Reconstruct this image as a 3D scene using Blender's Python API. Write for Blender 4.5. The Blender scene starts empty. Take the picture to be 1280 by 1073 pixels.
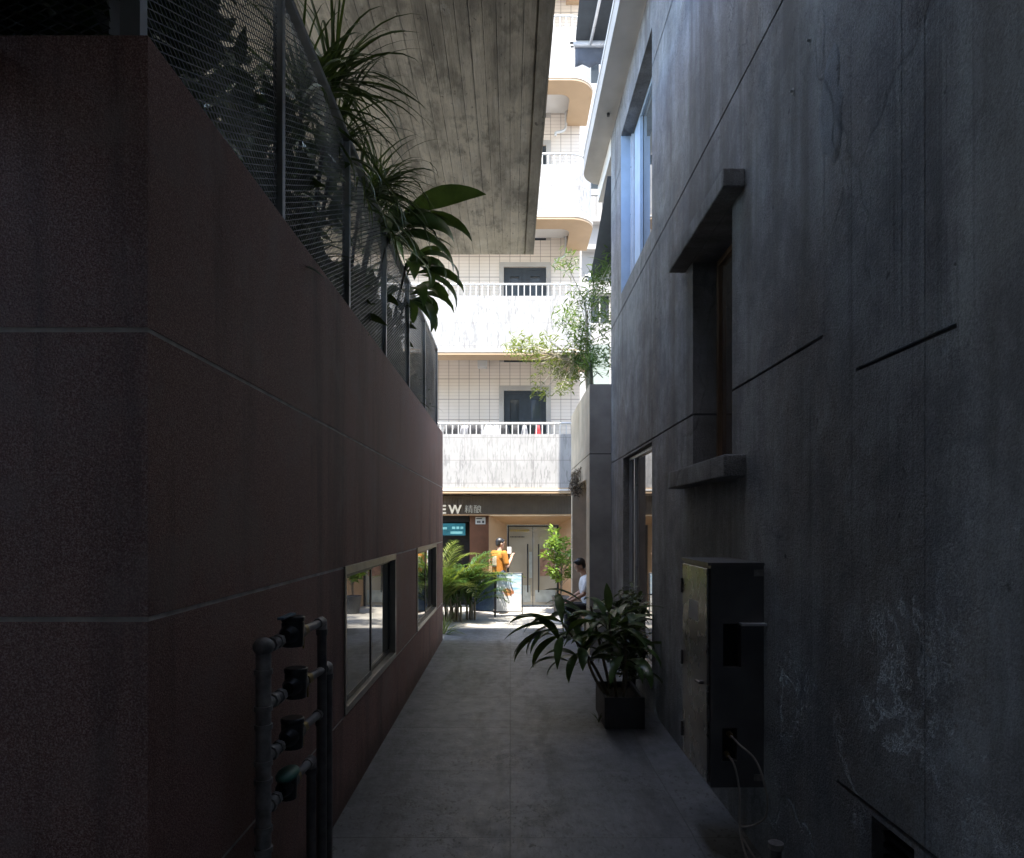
import bpy, math, random
from mathutils import Vector, Matrix
random.seed(7)
R = math.radians
S = bpy.context.scene
C = S.collection

# ---------------------------------------------------------------- camera, sky, sun, exposure
cd = bpy.data.cameras.new('camera'); cam = bpy.data.objects.new('camera', cd); C.objects.link(cam)
cam.location = (0, 0, 2.05); cam.rotation_euler = (R(90), 0, 0)
cd.sensor_width = 36; cd.lens = 24
cd.shift_x = 0.0016; cd.shift_y = 0.0926
cd.clip_start = 0.05; cd.clip_end = 2000
S.camera = cam
SUN = Vector((0.06, -1.0, 3.0)).normalized()
W = bpy.data.worlds.new("World"); S.world = W; W.use_nodes = True
nt = W.node_tree; bg = nt.nodes['Background']
sky = nt.nodes.new('ShaderNodeTexSky'); sky.sky_type = 'NISHITA'; sky.sun_disc = False
sky.sun_elevation = math.asin(SUN.z); sky.sun_rotation = math.atan2(SUN.x, SUN.y)
nt.links.new(sky.outputs[0], bg.inputs[0]); bg.inputs[1].default_value = 0.15
sl = bpy.data.lights.new('sun', 'SUN'); so = bpy.data.objects.new('sun', sl); C.objects.link(so)
sl.energy = 2.75; sl.angle = R(0.5); sl.color = (1.0, 0.95, 0.87)
so.rotation_euler = SUN.to_track_quat('Z', 'Y').to_euler()
S.view_settings.view_transform = 'Standard'; S.view_settings.look = 'None'
S.view_settings.exposure = 2.85; S.view_settings.gamma = 1.0
S.cycles.max_bounces = 8; S.cycles.diffuse_bounces = 5; S.cycles.glossy_bounces = 4
S.cycles.transmission_bounces = 6; S.cycles.transparent_max_bounces = 12
S.cycles.use_denoising = True
S.cycles.sample_clamp_indirect = 6.0

# ---------------------------------------------------------------- materials
def nodes(name):
    m = bpy.data.materials.new(name); m.use_nodes = True
    t = m.node_tree
    return m, t, t.nodes['Principled BSDF'], t.nodes['Material Output']
def N(t, kind, **kw):
    n = t.nodes.new(kind)
    for k, v in kw.items():
        if k.startswith('i_'):
            key = k[2:]; key = int(key) if key.isdigit() else key.replace('_', ' ')
            n.inputs[key].default_value = v
        else: setattr(n, k, v)
    return n
def L(t, a, b): t.links.new(a, b)
def coords(t, scale=(1, 1, 1)):
    g = N(t, 'ShaderNodeNewGeometry')
    mp = N(t, 'ShaderNodeMapping'); mp.inputs['Scale'].default_value = scale
    L(t, g.outputs['Position'], mp.inputs[0]); return mp.outputs[0]
def noise(t, scale, detail=4, rough=0.55, sc=(1, 1, 1)):
    n = N(t, 'ShaderNodeTexNoise'); n.inputs['Scale'].default_value = scale
    n.inputs['Detail'].default_value = detail; n.inputs['Roughness'].default_value = rough
    L(t, coords(t, sc), n.inputs['Vector']); return n.outputs['Fac']
def ramp(t, fac, stops):
    r = N(t, 'ShaderNodeValToRGB'); e = r.color_ramp.elements
    while len(e) < len(stops): e.new(0.5)
    for el, (p, c) in zip(e, stops):
        el.position = p; el.color = (c[0], c[1], c[2], 1) if not isinstance(c, (int, float)) else (c, c, c, 1)
    L(t, fac, r.inputs[0]); return r.outputs[0]
def mix(t, fac, a, b, mode='MIX'):
    n = N(t, 'ShaderNodeMix', data_type='RGBA', blend_type=mode)
    for sock, v in ((n.inputs[0], fac), (n.inputs[6], a), (n.inputs[7], b)):
        if hasattr(v, 'node'): L(t, v, sock)
        elif isinstance(v, (int, float)): sock.default_value = v if sock.type == 'VALUE' else (v, v, v, 1)
        else: sock.default_value = (*v, 1)
    return n.outputs[2]
def math_(t, op, a, b=0.0):
    n = N(t, 'ShaderNodeMath', operation=op)
    for s, v in ((n.inputs[0], a), (n.inputs[1], b)):
        if hasattr(v, 'node'): L(t, v, s)
        else: s.default_value = v
    return n.outputs[0]
def bump(t, p, h, dist=0.01, strength=0.5, prev=None):
    b = N(t, 'ShaderNodeBump'); b.inputs['Strength'].default_value = strength; b.inputs['Distance'].default_value = dist
    L(t, h, b.inputs['Height'])
    if prev is not None: L(t, prev, b.inputs['Normal'])
    L(t, b.outputs[0], p.inputs['Normal']); return b.outputs[0]
def plain(name, col, rough=0.6, metal=0.0, var=0.15, scale=8, bmp=0.0, bscale=40, spec=0.5):
    m, t, p, o = nodes(name)
    f = noise(t, scale, 5)
    lo = tuple(c * (1 - var) for c in col); hi = tuple(min(1, c * (1 + var)) for c in col)
    L(t, ramp(t, f, [(0.3, lo), (0.7, hi)]), p.inputs['Base Color'])
    p.inputs['Metallic'].default_value = metal
    p.inputs['Specular IOR Level'].default_value = spec
    r = noise(t, scale * 2.3, 3)
    L(t, ramp(t, r, [(0.2, max(0, rough - 0.08)), (0.8, min(1, rough + 0.08))]), p.inputs['Roughness'])
    if bmp: bump(t, p, noise(t, bscale, 4), bmp, 0.6)
    return m
def concrete_right(name='streaked_concrete', tint=(1, 1, 1)):
    m, t, p, o = nodes(name)
    # warped coordinates so that patches and streaks wander
    wc = N(t, 'ShaderNodeTexNoise'); wc.inputs['Scale'].default_value = 0.9; wc.inputs['Detail'].default_value = 5; L(t, coords(t), wc.inputs['Vector'])
    def warped(amount, scale):
        sub = N(t, 'ShaderNodeVectorMath', operation='SUBTRACT'); L(t, wc.outputs['Color'], sub.inputs[0]); sub.inputs[1].default_value = (.5, .5, .5)
        sc = N(t, 'ShaderNodeVectorMath', operation='SCALE'); L(t, sub.outputs[0], sc.inputs[0]); sc.inputs['Scale'].default_value = amount
        ad = N(t, 'ShaderNodeVectorMath', operation='ADD'); L(t, coords(t), ad.inputs[0]); L(t, sc.outputs[0], ad.inputs[1])
        mp = N(t, 'ShaderNodeMapping'); mp.inputs['Scale'].default_value = scale; L(t, ad.outputs[0], mp.inputs[0]); return mp.outputs[0]
    def wn(vec, scale, detail=5, rough=.6):
        n = N(t, 'ShaderNodeTexNoise'); n.inputs['Scale'].default_value = scale; n.inputs['Detail'].default_value = detail; n.inputs['Roughness'].default_value = rough
        L(t, vec, n.inputs['Vector']); return n.outputs['Fac']
    big = noise(t, 0.55, 7, 0.62); fine = noise(t, 130, 3, 0.75); grit = noise(t, 48, 4, 0.7); mid = noise(t, 6, 7, 0.7)
    streak = wn(warped(.35, (1, 3.2, 0.20)), 1.0, 7, .66); thin = wn(warped(.12, (1, 15, 0.22)), 1.0, 5, .62); smask = noise(t, 0.45, 4, 0.6)
    pv = N(t, 'ShaderNodeTexVoronoi'); pv.inputs['Scale'].default_value = 1.0; L(t, warped(1.1, (1, .62, .5)), pv.inputs['Vector'])
    pe = N(t, 'ShaderNodeTexVoronoi', feature='DISTANCE_TO_EDGE'); pe.inputs['Scale'].default_value = 1.0; L(t, warped(1.1, (1, .62, .5)), pe.inputs['Vector'])
    sepc = N(t, 'ShaderNodeSeparateColor'); L(t, pv.outputs['Color'], sepc.inputs[0])
    em = noise(t, 0.8, 3)
    edge = math_(t, 'MULTIPLY', ramp(t, pe.outputs['Distance'], [(0.0, 1.0), (0.014, 0.0)]), ramp(t, em, [(0.50, 0.0), (0.62, 1.0)]))
    patch = ramp(t, sepc.outputs[0], [(0.55, 0.0), (0.62, 1.0)])
    ck = math_(t, 'ABSOLUTE', math_(t, 'SUBTRACT', wn(warped(.5, (1, .8, .7)), 1.1, 8, .7), 0.5))
    crack = math_(t, 'MULTIPLY', ramp(t, ck, [(0.0, 1.0), (0.006, 0.0)]), ramp(t, noise(t, 0.6, 3), [(0.52, 0.0), (0.60, 0.8)]))
    c = ramp(t, big, [(0.28, (0.17, 0.178, 0.182)), (0.5, (0.30, 0.31, 0.312)), (0.72, (0.47, 0.475, 0.465))])
    c = mix(t, math_(t, 'MULTIPLY', patch, 0.75), c, mix(t, ramp(t, mid, [(0.3, 0.0), (0.7, 1.0)]), (0.17, 0.165, 0.175), (0.36, 0.36, 0.37)))
    c = mix(t, math_(t, 'MULTIPLY', ramp(t, streak, [(0.36, 0.9), (0.54, 0.0)]), ramp(t, smask, [(0.35, 0.25), (0.6, 1.0)])), c, (0.13, 0.128, 0.135))
    c = mix(t, math_(t, 'MULTIPLY', ramp(t, streak, [(0.56, 0.0), (0.70, 0.5)]), ramp(t, smask, [(0.4, 1.0), (0.6, 0.2)])), c, (0.50, 0.50, 0.505))
    c = mix(t, math_(t, 'MULTIPLY', ramp(t, thin, [(0.33, 0.55), (0.43, 0.0)]), ramp(t, smask, [(0.42, 0.0), (0.58, 1.0)])), c, (0.12, 0.117, 0.12))
    c = mix(t, ramp(t, wn(warped(.6, (1, 1.2, 0.4)), .9, 5), [(0.50, 0.0), (0.66, 0.75)]), c, (0.19, 0.155, 0.125))
    c = mix(t, ramp(t, mid, [(0.60, 0.0), (0.76, 0.15)]), c, (0.42, 0.42, 0.43))
    c = mix(t, ramp(t, mid, [(0.27, 0.5), (0.38, 0.0)]), c, (0.13, 0.13, 0.135))
    c = mix(t, 0.34, c, ramp(t, fine, [(0.36, 0.06), (0.64, 0.56)]))
    c = mix(t, ramp(t, noise(t, 17, 2, .5), [(0.22, 0.8), (0.27, 0.0)]), c, (0.06, 0.06, 0.062))
    c = mix(t, math_(t, 'MULTIPLY', math_(t, 'MAXIMUM', edge, crack), .5), c, (0.07, 0.07, 0.072))
    bt = noise(t, 2.3, 9, .72); c = mix(t, ramp(t, bt, [(0.40, 0.55), (0.50, 0.0)]), c, (0.15, 0.15, 0.162)); c = mix(t, ramp(t, bt, [(0.53, 0.0), (0.64, 0.45)]), c, (0.44, 0.45, 0.46))
    band = noise(t, 1.0, 5, .6, (1, 1.9, 0.16)); g = N(t, 'ShaderNodeNewGeometry'); sx = N(t, 'ShaderNodeSeparateXYZ'); L(t, g.outputs['Position'], sx.inputs[0])
    c = mix(t, ramp(t, band, [(0.50, 0.0), (0.64, 0.6)]), c, (0.115, 0.10, 0.088))
    vl = noise(t, 1.0, 2, .5, (1, 7.5, 0.05)); vl = math_(t, 'ABSOLUTE', math_(t, 'SUBTRACT', vl, .5))
    c = mix(t, math_(t, 'MULTIPLY', ramp(t, vl, [(0.0, 1.0), (0.010, 0.0)]), ramp(t, smask, [(0.50, 0.0), (0.62, 0.4)])), c, (0.09, 0.088, 0.09))
    c = mix(t, 1.0, c, tint, 'MULTIPLY')
    L(t, c, p.inputs['Base Color']); p.inputs['Roughness'].default_value = 0.88
    p.inputs['Specular IOR Level'].default_value = 0.3
    b = bump(t, p, math_(t, 'MULTIPLY', patch, 1.0), 0.006, 0.6); b = bump(t, p, math_(t, 'SUBTRACT', 1.0, math_(t, 'MAXIMUM', edge, crack)), 0.012, 0.8, b)
    b = bump(t, p, mid, 0.018, 0.45, b); b = bump(t, p, grit, 0.018, 0.9, b); b = bump(t, p, fine, 0.009, 1.0, b); bump(t, p, thin, 0.008, 0.4, b)
    return m
def concrete_board():
    m, t, p, o = nodes('board_marked_concrete')
    g = N(t, 'ShaderNodeNewGeometry'); sx = N(t, 'ShaderNodeSeparateXYZ'); L(t, g.outputs['Position'], sx.inputs[0])
    bi = math_(t, 'FLOOR', math_(t, 'DIVIDE', sx.outputs[0], 0.118))
    seg = math_(t, 'FLOOR', math_(t, 'DIVIDE', math_(t, 'ADD', sx.outputs[1], math_(t, 'MULTIPLY', bi, 0.77)), 2.1))
    cv = N(t, 'ShaderNodeCombineXYZ'); L(t, bi, cv.inputs[0]); L(t, seg, cv.inputs[1])
    wn = N(t, 'ShaderNodeTexWhiteNoise', noise_dimensions='2D'); L(t, cv.outputs[0], wn.inputs[0])
    grain = noise(t, 1.0, 6, 0.65, (34, 1.4, 1)); bl = noise(t, 1.3, 5, 0.6); pits = noise(t, 22, 3, 0.6, (1, 0.5, 1))
    fr = math_(t, 'FRACT', math_(t, 'DIVIDE', sx.outputs[0], 0.118))
    edge = math_(t, 'ABSOLUTE', math_(t, 'SUBTRACT', fr, 0.5))
    c = ramp(t, bl, [(0.3, (0.48, 0.425, 0.325)), (0.7, (0.75, 0.68, 0.535))])
    c = mix(t, 0.26, c, ramp(t, wn.outputs[0], [(0.0, (0.34, 0.31, 0.25)), (1.0, (0.76, 0.71, 0.60))]))
    bl2 = noise(t, 3.2, 7, 0.7, (1.6, .7, 1)); bl3 = noise(t, 0.9, 6, 0.65, (1.5, .35, 1)); lm = noise(t, 2.4, 5, 0.7)
    c = mix(t, ramp(t, bl2, [(0.38, 0.7), (0.50, 0.0)]), c, (0.22, 0.20, 0.16))
    c = mix(t, ramp(t, bl3, [(0.40, 0.75), (0.52, 0.0)]), c, (0.19, 0.175, 0.14))
    c = mix(t, ramp(t, bl2, [(0.58, 0.0), (0.70, 0.45)]), c, (0.78, 0.74, 0.65))
    c = mix(t, ramp(t, grain, [(0.35, 0.3), (0.50, 0.0)]), c, (0.26, 0.24, 0.20))
    ln = math_(t, 'MULTIPLY', ramp(t, edge, [(0.446, 0.0), (0.488, 0.65)]), ramp(t, lm, [(0.36, 0.15), (0.56, 1.0)]))
    c = mix(t, ln, c, (0.10, 0.095, 0.08))
    c = mix(t, ramp(t, pits, [(0.26, 0.8), (0.34, 0.0)]), c, (0.08, 0.075, 0.065))
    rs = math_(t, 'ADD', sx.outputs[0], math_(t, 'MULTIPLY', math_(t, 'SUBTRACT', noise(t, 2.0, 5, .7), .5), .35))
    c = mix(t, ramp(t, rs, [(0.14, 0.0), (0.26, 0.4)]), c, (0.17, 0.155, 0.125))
    L(t, c, p.inputs['Base Color']); p.inputs['Roughness'].default_value = 0.88
    b = bump(t, p, math_(t, 'SUBTRACT', 1.0, ln), 0.006, 0.6); b = bump(t, p, bl2, 0.014, 0.5, b); bump(t, p, grain, 0.008, 0.5, b)
    return m
def granite():
    m, t, p, o = nodes('washed_red_granite')
    a = noise(t, 230, 2, 0.6); b_ = noise(t, 120, 2, 0.5); big = noise(t, 0.8, 5, 0.6); st = noise(t, 1.0, 5, 0.6, (3, 3, 0.35))
    c = ramp(t, a, [(0.36, (0.145, 0.052, 0.040)), (0.5, (0.36, 0.178, 0.145)), (0.62, (0.56, 0.37, 0.32))])
    c = mix(t, ramp(t, b_, [(0.4, 0.6), (0.55, 0.0)]), c, (0.165, 0.070, 0.058))
    c = mix(t, ramp(t, big, [(0.35, 0.0), (0.7, 0.45)]), c, (0.20, 0.122, 0.108))
    c = mix(t, ramp(t, st, [(0.52, 0.0), (0.72, 0.3)]), c, (0.24, 0.175, 0.16))
    L(t, c, p.inputs['Base Color']); p.inputs['Roughness'].default_value = 0.7
    p.inputs['Specular IOR Level'].default_value = 0.4
    dr = noise(t, 1.0, 6, 0.65, (4, 2.3, 0.22)); c = mix(t, ramp(t, dr, [(0.34, 0.5), (0.48, 0.0)]), c, (0.075, 0.05, 0.046))
    c = mix(t, ramp(t, noise(t, 2.2, 6, .7), [(0.50, 0.0), (0.70, 0.6)]), c, (0.29, 0.215, 0.19))
    g = N(t, 'ShaderNodeNewGeometry'); sx = N(t, 'ShaderNodeSeparateXYZ'); L(t, g.outputs['Position'], sx.inputs[0])
    wet = math_(t, 'ADD', sx.outputs[2], math_(t, 'MULTIPLY', math_(t, 'SUBTRACT', noise(t, 2.5, 5, .65), .5), .55))
    c = mix(t, ramp(t, wet, [(0.03, 0.7), (0.30, 0.0)]), c, (0.075, 0.048, 0.036))  # darker brown towards the foot of the wall, uneven edge
    L(t, c, p.inputs['Base Color'])
    b = bump(t, p, a, 0.006, 0.8); bump(t, p, b_, 0.008, 0.6, b)
    return m
def floor_mat():
    m, t, p, o = nodes('alley_slabs')
    g = N(t, 'ShaderNodeNewGeometry'); sx = N(t, 'ShaderNodeSeparateXYZ'); L(t, g.outputs['Position'], sx.inputs[0])
    def line(co, per, w, off):
        fr = math_(t, 'FRACT', math_(t, 'DIVIDE', math_(t, 'ADD', co, off + 100 * per), per))
        return math_(t, 'GREATER_THAN', math_(t, 'ABSOLUTE', math_(t, 'SUBTRACT', fr, 0.5)), 0.5 - w / per / 2)
    wob = math_(t, 'MULTIPLY', math_(t, 'SUBTRACT', noise(t, 3, 3), 0.5), 0.02)
    ln = math_(t, 'MAXIMUM', line(math_(t, 'ADD', sx.outputs[0], wob), 1.2, 0.012, 0.0), line(math_(t, 'ADD', sx.outputs[1], wob), 1.2, 0.012, 0.35))
    vx = math_(t, 'FLOOR', math_(t, 'DIVIDE', sx.outputs[0], 1.2)); vy = math_(t, 'FLOOR', math_(t, 'DIVIDE', math_(t, 'ADD', sx.outputs[1], 0.35), 1.2))
    cv = N(t, 'ShaderNodeCombineXYZ'); L(t, vx, cv.inputs[0]); L(t, vy, cv.inputs[1])
    wn = N(t, 'ShaderNodeTexWhiteNoise', noise_dimensions='2D'); L(t, cv.outputs[0], wn.inputs[0])
    big = noise(t, 0.9, 6, 0.65); mid = noise(t, 7, 6, 0.7); sp = noise(t, 32, 3, 0.6, (1, 0.45, 1)); spm = noise(t, 0.8, 3)
    c = ramp(t, big, [(0.3, (0.10, 0.107, 0.118)), (0.7, (0.21, 0.218, 0.232))])
    c = mix(t, 0.25, c, ramp(t, wn.outputs[0], [(0, (.085, .09, .10)), (1, (.17, .178, .19))]))
    c = mix(t, ramp(t, mid, [(0.5, 0.0), (0.72, 0.5)]), c, (0.09, 0.088, 0.085))
    c = mix(t, ramp(t, mid, [(0.28, 0.4), (0.42, 0.0)]), c, (0.20, 0.198, 0.195))
    c = mix(t, math_(t, 'MULTIPLY', ramp(t, sp, [(0.33, 0.85), (0.43, 0.0)]), ramp(t, math_(t, 'SUBTRACT', spm, math_(t, 'MULTIPLY', math_(t, 'SUBTRACT', sx.outputs[1], 6.0), .06)), [(0.42, 0.0), (0.60, 1.0)])), c, (0.035, 0.033, 0.03))
    c = mix(t, math_(t, 'MULTIPLY', ln, 0.65), c, (0.05, 0.054, 0.052))
    ws = noise(t, 1.0, 6, .65, (2.2, .5, 1)); c = mix(t, ramp(t, ws, [(0.38, 0.7), (0.50, 0.0)]), c, (0.045, 0.046, 0.05))
    fk = math_(t, 'ABSOLUTE', math_(t, 'SUBTRACT', noise(t, 0.55, 8, .62), .5)); c = mix(t, math_(t, 'MULTIPLY', ramp(t, fk, [(0.0, 1.0), (0.004, 0.0)]), ramp(t, spm, [(0.45, 0.0), (0.55, .7)])), c, (0.03, 0.03, 0.032))
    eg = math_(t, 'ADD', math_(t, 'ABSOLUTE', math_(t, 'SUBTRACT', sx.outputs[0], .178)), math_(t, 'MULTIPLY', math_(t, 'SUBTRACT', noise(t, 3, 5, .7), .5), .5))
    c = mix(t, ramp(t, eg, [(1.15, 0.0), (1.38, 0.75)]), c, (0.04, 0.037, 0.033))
    L(t, c, p.inputs['Base Color'])
    L(t, ramp(t, mid, [(0.3, 0.36), (0.7, 0.58)]), p.inputs['Roughness'])
    b = bump(t, p, mid, 0.012, 0.5); b = bump(t, p, sp, 0.004, 0.4, b); bump(t, p, math_(t, 'SUBTRACT', 1.0, ln), 0.006, 0.7, b)
    return m
def tile_mat():
    m, t, p, o = nodes('cream_facade_tile')
    g = N(t, 'ShaderNodeNewGeometry'); sx = N(t, 'ShaderNodeSeparateXYZ'); L(t, g.outputs['Position'], sx.inputs[0])
    ax = math_(t, 'ADD', sx.outputs[0], sx.outputs[1])
    def line(co, per, w, off=0.0):
        fr = math_(t, 'FRACT', math_(t, 'DIVIDE', math_(t, 'ADD', co, off + 100 * per), per))
        return math_(t, 'GREATER_THAN', math_(t, 'ABSOLUTE', math_(t, 'SUBTRACT', fr, 0.5)), 0.5 - w / per / 2)
    v = line(ax, 0.264, 0.013); h = line(sx.outputs[2], 0.088, 0.010); H = line(sx.outputs[2], 0.528, 0.016)
    c = ramp(t, noise(t, 1.2, 4), [(0.3, (0.68, 0.60, 0.51)), (0.7, (0.76, 0.68, 0.60))])
    c = mix(t, math_(t, 'MULTIPLY', h, 0.42), c, (0.28, 0.20, 0.15))
    c = mix(t, math_(t, 'MULTIPLY', math_(t, 'MAXIMUM', v, H), 0.75), c, (0.15, 0.10, 0.075))
    L(t, c, p.inputs['Base Color']); p.inputs['Roughness'].default_value = 0.45
    return m
def parapet_mat():
    m, t, p, o = nodes('weathered_white_tile')
    g = N(t, 'ShaderNodeNewGeometry'); sx = N(t, 'ShaderNodeSeparateXYZ'); L(t, g.outputs['Position'], sx.inputs[0])
    def line(co, per, w, off=0.0):
        fr = math_(t, 'FRACT', math_(t, 'DIVIDE', math_(t, 'ADD', co, off + 100 * per), per))
        return math_(t, 'GREATER_THAN', math_(t, 'ABSOLUTE', math_(t, 'SUBTRACT', fr, 0.5)), 0.5 - w / per / 2)
    ln = math_(t, 'MAXIMUM', line(sx.outputs[0], 0.53, 0.012), line(sx.outputs[2], 0.533, 0.018, 0.2))
    fl = noise(t, 1.0, 3, 0.6, (26, 26, 5.0)); cl = noise(t, 1.0, 4, 0.6, (4, 4, 1.1))
    c = ramp(t, noise(t, 2, 4), [(0.3, (0.30, 0.29, 0.275)), (0.7, (0.355, 0.343, 0.328))])
    fm = math_(t, 'MULTIPLY', ramp(t, fl, [(0.50, 0.0), (0.60, 1.0)]), ramp(t, cl, [(0.32, 0.1), (0.6, 0.8)]))
    c = mix(t, fm, c, (0.17, 0.165, 0.16))
    c = mix(t, math_(t, 'MULTIPLY', ln, 0.55), c, (0.17, 0.155, 0.145))
    L(t, c, p.inputs['Base Color']); p.inputs['Roughness'].default_value = 0.6
    return m
def leaf_mat(name, lo, hi, trans=0.25, rough=0.4, sc=9):
    m, t, p, o = nodes(name)
    f = noise(t, sc, 4, 0.6); c = ramp(t, f, [(0.3, lo), (0.7, hi)])
    L(t, c, p.inputs['Base Color']); p.inputs['Roughness'].default_value = rough
    p.inputs['Specular IOR Level'].default_value = 0.45
    tr = N(t, 'ShaderNodeBsdfTranslucent'); L(t, mix(t, 0.5, c, (0.22, 0.30, 0.03)), tr.inputs[0])
    ms = N(t, 'ShaderNodeMixShader'); ms.inputs[0].default_value = trans
    L(t, p.outputs[0], ms.inputs[1]); L(t, tr.outputs[0], ms.inputs[2]); L(t, ms.outputs[0], o.inputs[0])
    return m
def glass_mat(name, tint, ior=1.7, rough=0.02, wave=True):
    m, t, p, o = nodes(name)
    f = noise(t, 1.1, 3); c = ramp(t, f, [(0.3, tuple(x * 0.8 for x in tint)), (0.7, tint)])
    L(t, c, p.inputs['Base Color']); p.inputs['Roughness'].default_value = rough; p.inputs['IOR'].default_value = ior
    p.inputs['Specular IOR Level'].default_value = 0.7
    if wave: bump(t, p, noise(t, 1.6, 1), 0.002, 0.25)
    return m
def clear_glass(name):
    m, t, p, o = nodes(name)
    p.inputs['Base Color'].default_value = (0.9, 0.96, 0.93, 1); p.inputs['Roughness'].default_value = 0.02
    tr = N(t, 'ShaderNodeBsdfTransparent'); tr.inputs[0].default_value = (0.86, 0.93, 0.9, 1)
    gl = N(t, 'ShaderNodeBsdfGlossy'); gl.inputs[1].default_value = 0.03
    fz = N(t, 'ShaderNodeFresnel'); fz.inputs[0].default_value = 1.5
    ms = N(t, 'ShaderNodeMixShader'); L(t, fz.outputs[0], ms.inputs[0]); L(t, tr.outputs[0], ms.inputs[1]); L(t, gl.outputs[0], ms.inputs[2])
    L(t, ms.outputs[0], o.inputs[0]); return m
def emit_mat(name, col, st):
    m, t, p, o = nodes(name)
    c = ramp(t, noise(t, 6, 2), [(0.4, tuple(x * .7 for x in col)), (0.6, col)])
    L(t, c, p.inputs['Emission Color']); p.inputs['Emission Strength'].default_value = st
    p.inputs['Base Color'].default_value = (0.02, 0.03, 0.04, 1); return m

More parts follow.
